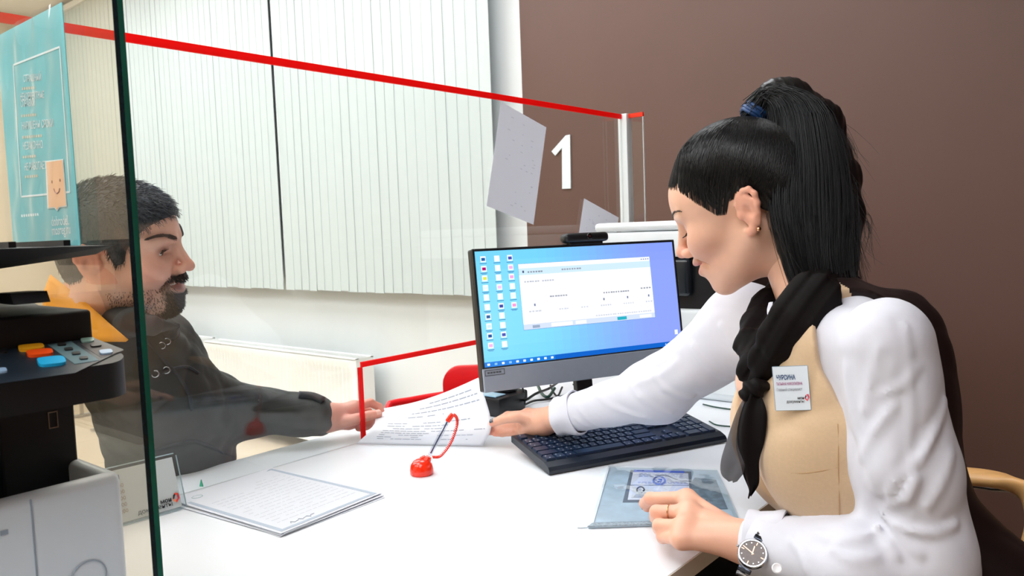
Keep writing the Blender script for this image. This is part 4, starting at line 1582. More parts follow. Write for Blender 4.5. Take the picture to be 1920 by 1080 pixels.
class Head:
    """a head in local axes: x forward, y left, z up; metres; male or female"""

    def __init__(s, male=False, smile=.5, lids=.5, mouth=.0):
        s.male, s.smile, s.lids, s.mouth = male, smile, lids, mouth

    def cran(s, P):
        d = ell(P, (-.006, 0, .034), (.097, .0745, .083))
        d = smin(d, ell(P, (.034, 0, .032), (.058, .060, .056)), .03)
        return d

    def ear(s, P, sd):
        # local ear plane: e1 up, e2 back
        o = np.array([-.010, sd * .074, -.008])
        e1 = unit([-.18, sd * .10, 1])
        e2 = unit([-.9, sd * .40, -.1])
        n_ = np.cross(e1, e2)

        def q(a, b, c=0):
            return o + e1 * a + e2 * b + n_ * c
        pl = [(-.004, -.002), (.012, -.003), (.024, .004), (.031, .013), (.031, .023), (.022, .030), (.008, .030), (-.006, .025), (-.017, .016), (-.026, .011), (-.030, .005), (-.026, .0)]
        d = chain(P, [q(*p) for p in pl], [.0035, .0035, .0036, .0038, .0038, .0038, .0036, .0036, .0045, .0062, .0055, .004], .004)
        R = np.stack([e1, e2, n_], 1)
        d = smin(d, ell(P, q(.002, .013), (.028, .016, .0050), R), .003)
        inner = [(.016, .006), (.022, .014), (.014, .022), (.002, .021), (-.010, .014)]
        d = smin(d, chain(P, [q(*p, .0) for p in inner], [.0032] * 5, .003), .003)
        d = smax(d, -ell(P, q(.001, .011) + np.array([0, sd * .0075, 0]), (.010, .0075, .0060), R), .003)
        return smin(d, ell(P, q(-.002, -.002), (.007, .005, .006), R), .004)

    def __call__(s, P):
        m = s.male
        Y = np.abs(P[:, 1])
        Q = P.copy()
        Q[:, 1] = Y
        d = s.cran(P)
        d = smin(d, ell(P, (.034, 0, -.035), (.058, .056, .072)), .03)
        d = smin(d, ell(P, (.030, 0, -.072), (.058, .047 if not m else .053, .034)), .02)
        # jaw line, cheek, chin
        d = smin(d, rc(Q, (-.006, .054 if not m else .060, -.045), (.072, .016, -.098), .017 if not m else .020, .014 if not m else .017), .03)
        d = smin(d, ell(Q, (.056, .040, -.024 + .006 * s.smile), (.030, .025, .024)), .018)
        d = smin(d, ell(Q, (.074, .031, -.040 + .008 * s.smile), (.018, .016, .017)), .018)
        d = smin(d, ell(P, (.080 if not m else .082, 0, -.097), (.0165, .019 if not m else .022, .017)), .014)
        # muzzle
        d = smin(d, ell(P, (.078, 0, -.058), (.026, .031, .028)), .014)
        # brow ridge and eye sockets
        d = smin(d, rc(Q, (.088 if not m else .091, .012, .024), (.074, .046, .027), .0065 if not m else .0085, .006), .014)
        d = smax(d, -ell(Q, (.0965, .031, .006), (.016, .018, .0115)), .012)
        d = smax(d, -ell(Q, (.100, .014, .006), (.010, .008, .012)), .010)
        # eyeball under the lids, with a narrow opening
        eb = ell(Q, (.0715, .031, .006), (.0135, .0145, .0125))
        if s.lids < 1:
            o_ = .0035 * (1 - s.lids)
            Z2 = Q[:, 2] - .004 + (Q[:, 1] - .031) ** 2 * 14
            Qs = np.stack([Q[:, 0], Q[:, 1], Z2], 1)
            slit = ell(Qs, (.086, .031, 0), (.010, .0125, o_ + .0008))
            d = smin(d, eb, .004)
            d = smax(d, -slit, .0012)
        else:
            d = smin(d, eb, .004)
            Z2 = Q[:, 2] + .0005 + (Q[:, 1] - .031) ** 2 * -14
            d = smax(d, -ell(np.stack([Q[:, 0], Q[:, 1], Z2], 1), (.087, .031, 0), (.006, .013, .0009)), .0015)
        # nose
        nb = .0085 if m else .0072
        d = smin(d, rc(P, (.0915, 0, .018), (.1135, 0, -.021), nb * .85, nb), .012)
        d = smin(d, ell(P, (.1155, 0, -.0265), (.0105, .0098, .0092)), .007)
        d = smin(d, ell(Q, (.1035, .0120, -.0305), (.0110, .0066, .0080)), .006)
        d = smax(d, -ell(Q, (.1095, .0066, -.0375), (.0065, .0034, .0042)), .003)
        # lips on a smile curve
        yy = np.minimum(Y, .035)
        Z = P[:, 2] - s.smile * 9.0 * yy ** 2
        L = np.stack([P[:, 0] + 7.0 * yy ** 2, P[:, 1], Z], 1)
        wl = .024 + .006 * s.smile
        d = smin(d, ell(L, (.0985, 0, -.0525 + s.mouth * .3), (.0095, wl, .0055)), .005)
        d = smin(d, ell(L, (.0965, 0, -.0655 - s.mouth), (.0100, wl * .84, .0065)), .005)
        op = .0012 + s.mouth
        d = smax(d, -ell(L, (.106, 0, -.0588 - s.mouth * .4), (.020, wl + .003, op)), .0025)
        d = smax(d, -ell(P, (.1125, 0, -.0455), (.006, .003, .006)), .004)
        # smile crease
        d = smax(d, -rc(Q, (.094, .020, -.030), (.080, .036, -.060), .0016, .0016), .008)
        for sd in (-1, 1):
            d = smin(d, s.ear(P, sd), .004)
        # neck
        nr = .062 if m else .050
        d = smin(d, rc(P, (-.028, 0, -.05), (-.050, 0, -.13), nr, nr * .98), .03)
        return d

    def eyes(s):
        """eyeball (verts, faces, colour) sets in local axes"""
        out = []
        for sd in (-1, 1):
            b = MB()
            b.lathe([(.0128 * math.sin(t), -.0128 * math.cos(t)) for t in np.linspace(.02, math.pi - .02, 18)], (.0712, sd * .031, .006), 24, axis=(1, 0, 0))
            v = np.array(b.v)
            fc = [tuple(f) for f in b.f if len(f) == 4]
            r = np.linalg.norm(v[:, 1:] - np.array([sd * .031, .005]), axis=1)
            c = np.where((r < .0028)[:, None], [[.01, .01, .01]], np.where((r < .0062)[:, None], [[.06, .035, .02]], [[.75, .72, .70]]))
            c[v[:, 0] < .0712] = [.75, .72, .70]
            out.append((v, np.array(fc), c))
        return out


def to_world(v, O, R, s=1.0):
    return np.array(O) + (np.asarray(v, float) * s) @ R.T


def project_out(fn, dirs, c, r0=.02, r1=.22, it=18):
    """distance along dirs from c where fn crosses zero"""
    lo = np.full(len(dirs), r0)
    hi = np.full(len(dirs), r1)
    for _ in range(it):
        mid = (lo + hi) / 2
        v = fn((c + dirs * mid[:, None]).astype(np.float32))
        ins = v < 0
        lo = np.where(ins, mid, lo)
        hi = np.where(ins, hi, mid)
    return hi
# ================================================================ the clerk (person at the right)


def hz(x, y, Z):
    return at(x, y, 2, Z)


M_skin = mat('skin_clerk', (226, 176, 150), 0.42, noise=0.03, nscale=60, sss=.15, attr='col', bump=.04, bscale=700)
M_hairb = mat('black_hair', (5, 6, 9), 0.36, noise=0.2, nscale=200, spec=.42)
M_shirt = mat('white_shirt', (211, 212, 223), 0.75, noise=0.01, nscale=90, bump=.06, bscale=900, sheen=.2)
M_vestb = mat('beige_suiting', (204, 175, 141), 0.75, noise=0.03, nscale=250, bump=.12, bscale=1500, sheen=.2)
M_vestd = mat('brown_satin', (27, 16, 17), 0.45, noise=0.08, nscale=20, spec=.3)
M_scarf = mat('brown_chiffon', (15, 10, 11), 0.65, noise=0.12, nscale=40, spec=.12)
M_trous = mat('black_trousers', (12, 12, 14), 0.7, noise=0.08, nscale=60)
M_gold = mat('rose_gold', (226, 170, 130), 0.2, 1.0, noise=.02)
M_steel = mat('polished_steel', (190, 192, 198), 0.18, 1.0, noise=.03)
M_nail = mat('dark_nail_polish', (34, 48, 66), 0.12, noise=.04, coat=.6)

LS, LE, LW = dep(1660, 645, .95), hz(1728, 1058, .80), hz(1400, 1018, .785)
RS, RE, RW = dep(1398, 612, 1.36), dep(1235, 732, 1.52), dep(1046, 783, 1.665)
W = thing('person', 'woman with black ponytail, beige vest and white shirt reaching out a sheet', 'person', (-.2, 1.12, 0))

# ---- head
WO, WR, WS = dep(1391, 384, 1.2), rotm(-100, 24, -9.5), 1.0
WH = Head(False, 1.35, 1, .0034)
hv, hf = surface_nets(WH, (-.12, -.1, -.17), (.14, .1, .13), .0020)
base = np.array(lin((228, 180, 154)))


def paint(v, male=False):
    c = np.tile(base, (len(v), 1))
    x, y, z = v.T
    Y = np.abs(y)

    def mixin(m, rgb, c):
        m = np.clip(m, 0, 1)[:, None]
        return c * (1 - m) + np.array(lin(rgb)) * m
    zz = z - (.5 * 9.0 * np.minimum(Y, .035) ** 2)
    g = lambda cx, cy_, cz, r: np.exp(-(((x - cx) ** 2 + (Y - cy_) ** 2 + (z - cz) ** 2) / r ** 2))
    c = mixin(.28 * g(.066, .045, -.030, .026), (230, 146, 126), c)
    c = mixin(.45 * g(.115, 0, -.028, .016), (226, 130, 116), c)
    c = mixin(.35 * np.clip((Y - .072) / .006, 0, 1) * (x < -.002) * (z > -.045) * (z < .04), (228, 136, 114), c)
    lip = np.exp(-((zz + .0585) / .0095) ** 4) * (x > .082) * np.exp(-(Y / .027) ** 6)
    c = mixin(.75 * lip, (196, 96, 100), c)
    # eyelids, brow
    c = mixin(.45 * np.exp(-((Y - .031) / .016) ** 4 - ((z - .011) / .007) ** 2) * (x > .07), (176, 130, 130), c)
    return c


hc = paint(hv)
hw = to_world(hv, WO, WR, WS)


def L2W(p):
    return to_world(np.array(p, float).reshape(-1, 3), WO, WR, WS)


# ---- neck down to the chest (skin, ends under scarf and shirt)
nk0 = L2W((-.038, 0, -.10))[0]
CH_ = np.array([-.395, 1.165, 1.03])
neck_v, neck_f = surface_nets(lambda P: smin(rc(P, nk0, CH_ + np.array([.02, 0, .03]), .050, .062), ell(P, CH_ + np.array([0, 0, -.05]), (.12, .12, .07)), .05), nk0 - .28, nk0 + .16, .005)


# ---- hands
def hand(P, wrist, fore, mcp, digits, rad, palm_r):
    d = rc(P, fore, wrist, .029, .0245)
    for m_, pr in zip(mcp, palm_r):
        d = smin(d, rc(P, wrist, m_, .019, pr), .018)
    for i in range(len(mcp) - 1):
        d = smin(d, rc(P, mcp[i], mcp[i + 1], palm_r[i], palm_r[i + 1]), .012)
    for pts, rs in zip(digits, rad):
        d = smin(d, chain(P, pts, rs, .003), .0055)
    return d


lm = [hz(1288, 935, .806), hz(1291, 961, .806), hz(1284, 989, .797), hz(1277, 1012, .786)]
lf = [[lm[0], hz(1219, 935, .797), hz(1209, 944, .781), hz(1213, 951, .771)],
      [lm[1], hz(1231, 960, .800), hz(1229, 970, .780), hz(1243, 974, .768)],
      [lm[2], hz(1236, 985, .789), hz(1235, 991, .772), hz(1249, 994, .763)],
      [lm[3], hz(1242, 1005, .776), hz(1242, 1009, .765), hz(1253, 1011, .759)],
      [hz(1352, 992, .786), hz(1300, 962, .776), hz(1255, 950, .768), hz(1228, 948, .764)]]
lr = [[.0115, .0098, .0086, .0078], [.0118, .0102, .0090, .008], [.0112, .0096, .0085, .0076], [.0102, .0086, .0076, .007], [.014, .0115, .0095, .0085]]


def lhand(P):
    d = hand(P, LW, LW + (LE - LW) * .3, lm, lf, lr, [.0130, .0132, .0125, .0115])
    d = smin(d, rc(P, hz(1352, 998, .780), hz(1300, 985, .772), .016, .014), .02)
    return d


allp = np.array(sum(lf, []) + lm + [LW + (LE - LW) * .3, LW])
lhv, lhf = surface_nets(lhand, allp.min(0) - .035, allp.max(0) + .035, .0018)
# right hand: thumb on the sheet, fingers behind it
rm = [dep(990, 778, 1.735), dep(984, 787, 1.745), dep(984, 797, 1.75), dep(988, 806, 1.745)]
rf = [[rm[0], dep(952, 779, 1.765), dep(930, 790, 1.775), dep(914, 797, 1.775)],
      [rm[1], dep(950, 797, 1.765), dep(928, 803, 1.77), dep(910, 806, 1.77)],
      [rm[2], dep(955, 806, 1.76), dep(932, 809, 1.765), dep(916, 810, 1.765)],
      [rm[3], dep(962, 811, 1.75), dep(942, 813, 1.755), dep(928, 813, 1.755)],
      [dep(1008, 786, 1.70), dep(972, 781, 1.705), dep(945, 786, 1.715), dep(924, 793, 1.722)]]
rr = [[.0108, .0092, .0082, .0074], [.0108, .0094, .0084, .0076], [.0105, .009, .008, .0072], [.0098, .0082, .0072, .0066], [.0145, .0122, .0100, .0088]]


def rhand(P):
    d = hand(P, RW, RW + (RE - RW) * .25, rm, rf, rr, [.0125, .0128, .0122, .0115])
    return smin(d, rc(P, dep(1020, 800, 1.69), dep(985, 806, 1.72), .018, .015), .02)


allp = np.array(sum(rf, []) + rm + [RW + (RE - RW) * .25, RW])
rhv, rhf = surface_nets(rhand, allp.min(0) - .035, allp.max(0) + .035, .0020)


def hand_paint(v, tips, knuck):
    c = np.tile(np.array(lin((226, 172, 146))), (len(v), 1))
    pink = np.array(lin((228, 138, 118)))
    for t_ in tips:
        m_ = .5 * np.exp(-((v - t_) ** 2).sum(1) / .014 ** 2)[:, None]
        c = c * (1 - m_) + pink * m_
    for t_ in knuck:
        m_ = .35 * np.exp(-((v - t_) ** 2).sum(1) / .010 ** 2)[:, None]
        c = c * (1 - m_) + pink * m_
    return c


lc = hand_paint(lhv, [q[-1] for q in lf], [q[1] for q in lf] + lm)
rcol = hand_paint(rhv, [q[-1] for q in rf], [q[1] for q in rf] + rm)
# legs: trousers are a child; bare body core goes on below the shirt
CHq = np.array([-.40, 1.16, .93])
pa_ = np.array([LS, LE, LW, RS, RE, RW, CHq])
core_v, core_f = surface_nets(lambda P: smin(smin(chain(P, [CHq, LS, LE, LW], [.05, .036, .034, .022], .02), chain(P, [CHq, RS, RE, RW], [.05, .036, .034, .022], .02), .03), rc(P, CHq, CH_, .06, .05), .04), pa_.min(0) - .07, np.maximum(pa_.max(0), CH_) + .07, .008)
me = net_mesh('body', [(hw, hf), (neck_v, neck_f), (lhv, lhf), (rhv, rhf), (core_v, core_f)], [hc, np.tile(base, (len(neck_v), 1)), lc, rcol, np.tile(base, (len(core_v), 1))])
body = link('body', me, M_skin, W)


def nail(tip, prev, normal, r, m=None, par=None, w_=.0058, l=.0095):
    ex_ = unit(tip - prev)
    n_ = unit(normal - ex_ * (np.array(normal) @ ex_))
    sd = np.cross(n_, ex_)
    Mx = frame(tip + ex_ * .001 + n_ * (r - .0012), sd, ex_, n_)
    b = MB()
    vs, fs = [], []
    for j in range(6):
        v_ = -l * .6 + l * j / 5
        ww = w_ * math.sqrt(max(.05, 1 - (max(0, v_ - l * .05) / (l * .42)) ** 2)) if v_ > 0 else w_
        for i in range(5):
            u_ = -1 + i / 2
            vs.append((u_ * ww, v_, .0016 * (1 - u_ * u_) - (.0012 if j == 5 else 0)))
    fs = [(j * 5 + i, j * 5 + i + 1, j * 5 + i + 6, j * 5 + i + 5) for j in range(5) for i in range(4)]
    b.add(vs, fs)
    return b.xf(Mx).obj('fingernail', m or M_nail, par or W, smooth=True)


tocam = lambda p: unit(CAM - p)
nail(rf[4][3], rf[4][2], tocam(rf[4][3]) + np.array([0, 0, 1.2]), rr[4][3])
nail(lf[0][3], lf[0][2], unit(hz(1190, 940, .78) - lf[0][3]), lr[0][3])
# lashes, brows
lash = []
for k_ in range(26):
    y = .031 + (k_ / 25 - .5) * .026
    for sd in (1, -1):
        r0 = np.array([.0845 - 12 * (y - .031) ** 2, sd * y, -.0008 + 10 * (y - .031) ** 2])
        lash.append(L2W(np.array([r0, r0 + [.004, sd * (y - .031) * .15, -.0030], r0 + [.0085, sd * (y - .031) * .3, -.0035]])))
v, f = strands(lash, .00055, .00015)
link('eyelashes', net_mesh('eyelashes', [(v, f)]), M_hairb, W)


def brow_roots(Hd, n, y0, yl, z0, zh, jit, x0, xd):
    T = RNG.uniform(0, 1, n)
    sd = np.where(np.arange(n) % 2, 1, -1)
    y = y0 + yl * T
    z = z0 + zh * np.sin(T * 2.45) + RNG.uniform(-jit, jit, n) * (1 - .6 * T)
    dr = np.stack([x0 - xd * T, sd * y, z], 1)
    dr /= np.linalg.norm(dr, axis=1)[:, None]
    return dr * (project_out(Hd, dr, np.zeros(3)) + .0003)[:, None], sd


bp0, bs0 = brow_roots(WH, 170, .014, .036, .024, .007, .0018, .09, .03)
br = [L2W(np.array([p, p + [-.001, q * .0035, .0014], p + [-.003, q * .0065, .001]])) for p, q in zip(bp0, bs0)]
v, f = strands(br, .0004, .00012)
link('eyebrows', net_mesh('eyebrows', [(v, f)]), M_hairb, W)
er = L2W((-.022, .0785, -.0375))[0]
MB().lathe([(.0012, -.002), (.0032, 0), (.0034, .0012), (.0018, .0030), (.0003, .0034)], er + (CAM - er) * .004, 14, axis=CAM - er).obj('earring', M_gold, W, smooth=True)
teeth = MB()
for k_ in range(9):
    y = (k_ - 4) * .0058
    teeth.box((.0895 - 7 * y * y - .004, y - .0026, -.0618 + 7 * y * y), (.0925 - 7 * y * y, y + .0026, -.0545 + 7 * y * y), r=.001, seg=1)
teeth.xf(lambda p: L2W(p)[0]).obj('teeth', mat('tooth_enamel', (236, 230, 222), .25, noise=.01), W)

# ---- hair
ZX = np.array([-.12, -.09, -.06, -.04, -.025, -.012, .002, .012, .024, .034, .050, .068, .085, .12])
ZL = np.array([-.070, -.066, -.042, -.020, .000, .020, .020, .003, .008, .030, .055, .073, .086, .092])


def hairline(P):
    return np.interp(P[:, 0], ZX, ZL).astype(np.float32) - P[:, 2]


def capbase(P):
    t_ = np.clip((-hairline(P)) / .085, 0, 1)
    t_ = t_ * t_ * (3 - 2 * t_)
    d = smin(WH.cran(P), smin(ell(P, (-.035, 0, -.02), (.058, .062, .06)), ell(P, (-.050, 0, -.055), (.040, .048, .05)), .03), .03) - (-.0004 + (.0085 - .006 * np.clip((P[:, 0] - .02) / .06, 0, 1)) * t_)
    return d - .05 * np.maximum(0, P[:, 2] - .06)


def caph(P):
    d = capbase(P)
    ph = np.arctan2(P[:, 1], P[:, 0] + .03)
    d = d + .0006 * np.sin(ph * 60 + 4 * np.sin(P[:, 2] * 60))
    return smax(d, hairline(P) + .0004 * np.sin(P[:, 0] * 900), .003)


cv, cf = surface_nets(caph, (-.13, -.1, -.1), (.13, .1, .15), .0024)
tieL = np.linalg.solve(WR, (dep(1418, 214, 1.2) - WO))
hair_parts = [(to_world(cv, WO, WR), cf)]
# combed strands from the hairline to the tie
ps = []
capc = np.array([-.01, 0, .03])
for k_ in range(4200):
    x = RNG.choice(np.linspace(-.085, .095, 200))
    sd = 1 if RNG.random() < .68 else -1
    zl_ = np.interp(x, ZX, ZL) + abs(RNG.normal(0, .018)) - .002
    yw_ = .075 * math.sqrt(max(0.0, 1 - ((x + .006) / .100) ** 2))
    d0 = unit(np.array([x, sd * yw_ * RNG.uniform(.35, 1.0) if abs(x) > .06 else sd * yw_, zl_]) - capc)
    d1 = unit(tieL + RNG.normal(0, .006, 3) - capc)
    om = math.acos(np.clip(d0 @ d1, -1, 1))
    tt = np.linspace(0, .97, 11)
    dd = (np.sin((1 - tt) * om)[:, None] * d0 + np.sin(tt * om)[:, None] * d1) / max(math.sin(om), 1e-4)
    dd /= np.linalg.norm(dd, axis=1)[:, None]
    ps.append((dd, RNG.uniform(.0, .0014)))
alld = np.concatenate([p[0] for p in ps])
rad_ = project_out(capbase, alld, capc)
pp = capc + alld * rad_[:, None]
out = []
for i, (dd, o_) in enumerate(ps):
    q = pp[i * 11:(i + 1) * 11] + dd * o_
    q[0] -= dd[0] * .006
    q[1] -= dd[1] * .001
    out.append(L2W(q))
hair_parts.append(strands(out, .00038, .00034))
# fine baby hairs that soften the hairline
fh = []
FD, FO = [], []
for k_ in range(1500):
    x = RNG.uniform(-.01, .095)
    sd = 1 if RNG.random() < .7 else -1
    zl_ = np.interp(x, ZX, ZL) - RNG.uniform(0, .005)
    yw_ = .075 * math.sqrt(max(0.0, 1 - ((x + .006) / .100) ** 2))
    d0 = unit(np.array([x, sd * yw_ * (RNG.uniform(.2, 1.0) if x > .06 else 1), zl_]) - capc)
    d1 = unit(tieL - capc)
    om = math.acos(np.clip(d0 @ d1, -1, 1))
    tt = np.linspace(0, RNG.uniform(.12, .3), 5)
    dd = (np.sin((1 - tt) * om)[:, None] * d0 + np.sin(tt * om)[:, None] * d1) / max(math.sin(om), 1e-4)
    FD.append(dd / np.linalg.norm(dd, axis=1)[:, None])
fr2 = project_out(lambda P: np.minimum(WH(P), capbase(P)), np.concatenate(FD), capc)
fp2 = capc + np.concatenate(FD) * (fr2 + .0005)[:, None]
hair_parts.append(strands([L2W(fp2[i * 5:(i + 1) * 5]) for i in range(len(FD))], .00016, .00026))
# ponytail guides (photo pixel, depth)
GD = [[(1418, 208), (1428, 186), (1446, 215), (1450, 300), (1448, 390), (1466, 465), (1492, 540), (1512, 600)],
      [(1418, 208), (1436, 178), (1472, 205), (1487, 300), (1487, 400), (1498, 480), (1515, 550), (1532, 600)],
      [(1418, 208), (1446, 171), (1505, 205), (1526, 300), (1532, 400), (1532, 480), (1540, 545), (1552, 590)],
      [(1418, 208), (1455, 168), (1530, 205), (1562, 300), (1572, 390), (1570, 470), (1580, 540), (1605, 570)],
      [(1418, 208), (1465, 169), (1545, 210), (1585, 300), (1600, 370), (1606, 430), (1600, 500), (1590, 545)]]
ZG = [1.2, 1.2, 1.215, 1.225, 1.22, 1.20, 1.175, 1.15]
ZN = [0, -.008, -.04, -.085, -.105, -.10, -.085, -.075]
GW = [np.array(spline([dep(*q, z + zn * (1 - gi * .13)) for q, z, zn in zip(g, ZG, ZN)], 26)) for gi, g in enumerate(GD)]
PT = []
for k_ in range(5200):
    a = np.clip(RNG.beta(1.1, 1.2) * 4, 0, 3.999)
    i = int(a)
    fr_ = a - i
    c_ = GW[i] * (1 - fr_) + GW[i + 1] * fr_
    edge = 1 - abs(a - 2) / 2.6
    dz = RNG.uniform(-1, 1) * .050 * edge
    prof_ = np.minimum(1, np.linspace(0, 1, 26) * 3.2)
    c_ = c_ + np.outer(prof_ * dz, _f)
    fq, ph_, am = RNG.uniform(2, 6), RNG.uniform(0, 6.28), RNG.uniform(.0, .004)
    wv = np.sin(np.linspace(0, 1, 26) * fq + ph_) * am * np.linspace(0, 1, 26)
    c_ = c_ + np.outer(wv, _r) + np.outer(wv * RNG.uniform(-1, 1), _u)
    rt = RNG.normal(0, .007, 3)
    c_ = c_ + np.outer(np.clip(1 - np.linspace(0, 1, 26) * 4, 0, 1), rt) + np.outer(np.clip(np.linspace(0, 1, 26) * 3, 0, 1), RNG.normal(0, .003, 3))
    e = int(np.clip(RNG.normal(22, 3), 13, 26))
    PT.append(c_[:e])
hair_parts.append(strands(PT, .00058, .00028))


def ptcore(P):
    d = None
    for g, r in ((GW[1], .014), (GW[2], .022), (GW[3], .017), (GW[4], .010)):
        idx_ = [3, 5, 8, 12, 16, 19]
        e = chain(P, [g[j] for j in idx_], [r * .15, r * .55, r * 1.0, r * 1.1, r, r * .4], .02)
        d = e if d is None else smin(d, e, .03)
    d = smin(d, rc(P, GW[2][0], GW[2][4], .006, .008), .02)
    ph = (P @ _r.astype(np.float32)) * 500
    return d + .0010 * np.sin(ph + 3 * np.sin(P[:, 2] * 40))


gl_ = np.concatenate([g[1:20] for g in GW])
pv, pf = surface_nets(ptcore, gl_.min(0) - .05, gl_.max(0) + .05, .004)
hair_parts.append((pv, pf))
# loose wisps
WS_ = []
wisp = [[(1560, 330), (1590, 430), (1612, 520), (1640, 600)], [(1570, 300), (1605, 370), (1626, 410), (1634, 440)], [(1555, 380), (1585, 430), (1605, 455), (1612, 500)],
        [(1440, 430), (1447, 480), (1455, 520), (1468, 548)], [(1490, 380), (1508, 440), (1530, 500), (1560, 545)], [(1580, 340), (1612, 400), (1630, 420), (1622, 470)],
        [(1550, 430), (1580, 490), (1600, 520), (1606, 552)], [(1430, 440), (1440, 500), (1460, 540), (1490, 560)], [(1540, 420), (1570, 470), (1604, 500), (1610, 540)],
        [(1500, 190), (1560, 215), (1590, 270), (1602, 330)], [(1520, 200), (1576, 240), (1600, 300), (1598, 360)], [(1310, 300), (1345, 330), (1352, 372), (1346, 420)],
        [(1345, 378), (1340, 400), (1342, 420), (1338, 440)]]
for w_i, g in enumerate(wisp):
    for _ in range(9 if w_i < 11 else 4):
        zz_ = 1.21 + RNG.uniform(-.03, .02) if w_i not in (3, 7, 11, 12) else 1.125
        q = [dep(a + RNG.normal(0, 5 + 3 * (j == 3)), b + RNG.normal(0, 5), zz_) for j, (a, b) in enumerate(g)]
        if w_i in (3, 7, 11, 12):
            continue
        WS_.append(np.array(spline(q, 14)))
FLY = []
for k_ in range(170):
    a = RNG.uniform(2.2, 4) if k_ % 3 else RNG.uniform(0, 2.2)
    i = min(int(a), 3)
    c_ = GW[i] * (1 - (a - i)) + GW[i + 1] * (a - i)
    s0_ = RNG.integers(5, 15)
    ln = RNG.integers(7, 12)
    c_ = c_[s0_:s0_ + ln]
    tt = np.linspace(0, 1, len(c_))
    o1 = _r * RNG.uniform(-.008, .034) + _f * RNG.uniform(-.05, .02) + _u * RNG.uniform(-.02, .012)
    cu = _r * RNG.uniform(-.01, .01)
    FLY.append(c_ + np.outer(tt ** 1.6, o1) + np.outer(np.sin(tt * RNG.uniform(2, 6)), cu))
hair_parts.append(strands(FLY, .00042, .00016))
hair_parts.append(strands(WS_, .0005, .00018))
hair = link('hair', net_mesh('hair', hair_parts), M_hairb, W)
tie = MB()
tp_ = dep(1414, 213, 1.2)
tx = unit(dep(1440, 185, 1.2) - dep(1410, 215, 1.2))
for k_ in range(4):
    u_ = unit(np.cross(tx, [.2, .3, 1]))
    v_ = np.cross(tx, u_)
    rr_ = .017 + .0015 * (k_ % 2)
    tie.tube([tp_ + tx * (k_ * .004 - .008 + .0015 * math.sin(3 * a)) + (u_ * math.cos(a) + v_ * math.sin(a)) * rr_ for a in np.linspace(0, 6.283, 22, endpoint=False)], .0032, 6, closed=True)
tie.obj('hair_tie', mat('blue_elastic', (20, 60, 110), .5, noise=.1, nscale=100), W, smooth=True)

# ---- torso
FC = np.array([-.80, -.60, 0])
FC = unit(FC)
LF = np.array([-FC[1] * -1, FC[0], 0])      # her left, towards the camera
LF = unit(np.array([.60, -.80, 0]))
UPt = unit(np.array([-.30, 0.0, 1.0]))      # leaning forward over the desk
FCt = unit(FC - UPt * (FC @ UPt))
LFt = np.cross(UPt, FCt)
RT = np.stack([FCt, LFt, UPt], 1)
C1 = np.array([-.360, 1.150, .945])


BKP = dep(1694, 735, 1.07)


def tor(P):
    d = ell(P, C1, (.112, .155, .20), RT)
    d = smin(d, ell(P, C1 - UPt * .17 - FCt * .012, (.092, .128, .16), RT), .06)
    d = smin(d, ell(P, np.array([-.20, 1.145, .62]), (.15, .18, .17)), .08)
    d = smin(d, rc(P, C1 + UPt * .095 - LFt * .13, C1 + UPt * .095 + LFt * .125, .056, .050), .05)
    d = smin(d, ell(P, BKP, (.052, .056, .125)), .03)
    for sd in (-1, 1):
        d = smin(d, ell(P, C1 + FCt * .070 + LFt * sd * .070 - UPt * .03, (.064, .074, .086), RT), .05)
    return d


ld = unit(LE - LS)


INE = dep(1648, 985, .905)


def trace(fn, px, z0, z1, n=500):
    zz = np.linspace(z0, z1, n)
    out_ = []
    for (x, y) in px:
        P = (CAM + ray(x, y)[None] * zz[:, None]).astype(np.float32)
        dv = fn(P)
        k = int(np.argmax(dv < 0))
        if dv[k] < 0:
            out_.append(P[k])
    return out_


def folds(P, lines):
    """crisp ridges with a soft valley either side, along traced polylines"""
    d = np.zeros(len(P), np.float32)
    for pts, A, w_ in lines:
        if len(pts) < 2:
            continue
        q = chain(P, pts, [0.0] * len(pts), 0)
        t_ = .0
        d -= 1.0 * A * (np.exp(-(q / w_) ** 2) - .6 * np.exp(-(q / (2.2 * w_)) ** 2))
    return d


def base_l(P):
    d = rc(P, LS, LS + (LE - LS) * .55, .055, .058)
    d = smin(d, rc(P, LS + (LE - LS) * .55, LE, .058, .058), .02)
    return smin(d, chain(P, [LE, hz(1600, 1060, .80), LW + (LE - LW) * .10], [.057, .053, .038], .02), .03)


FL_L = [(trace(base_l, px, .75, 1.1), A, w_) for px, A, w_ in (
    ([(1585, 690), (1590, 740), (1604, 808), (1624, 867), (1643, 929)], .0050, .007),
    ([(1697, 610), (1706, 700), (1707, 808), (1710, 908), (1714, 965)], .0042, .005),
    ([(1676, 760), (1640, 808), (1612, 860)], .0055, .007),
    ([(1774, 752), (1746, 822), (1722, 880), (1700, 940)], .0065, .007),
    ([(1758, 800), (1738, 842), (1680, 905), (1660, 940)], .0055, .006),
    ([(1720, 690), (1690, 725), (1650, 745)], .0045, .006),
    ([(1786, 850), (1770, 900), (1740, 950)], .0050, .007),
    ([(1650, 650), (1630, 720), (1622, 770)], .0040, .007),
    ([(1647, 967), (1702, 996), (1752, 1000), (1794, 985)], .0080, .006),
    ([(1652, 977), (1690, 1010), (1722, 1040)], .0070, .006),
    ([(1643, 985), (1662, 1010), (1682, 1045)], .0065, .006),
    ([(1647, 960), (1684, 945), (1724, 900)], .0065, .007),
    ([(1530, 1000), (1570, 1015), (1620, 1005), (1645, 985)], .0055, .007),
    ([(1480, 1010), (1500, 1040), (1510, 1070)], .0040, .006),
    ([(1560, 1030), (1600, 1050), (1640, 1045)], .0045, .007))]


def sleeve_l(P):
    d = base_l(P)
    d = d + waves(P, 3, 3, .0018, 31, along=ld + np.array([.55, -.2, .3]), aniso=.08)
    return d + folds(P, FL_L)


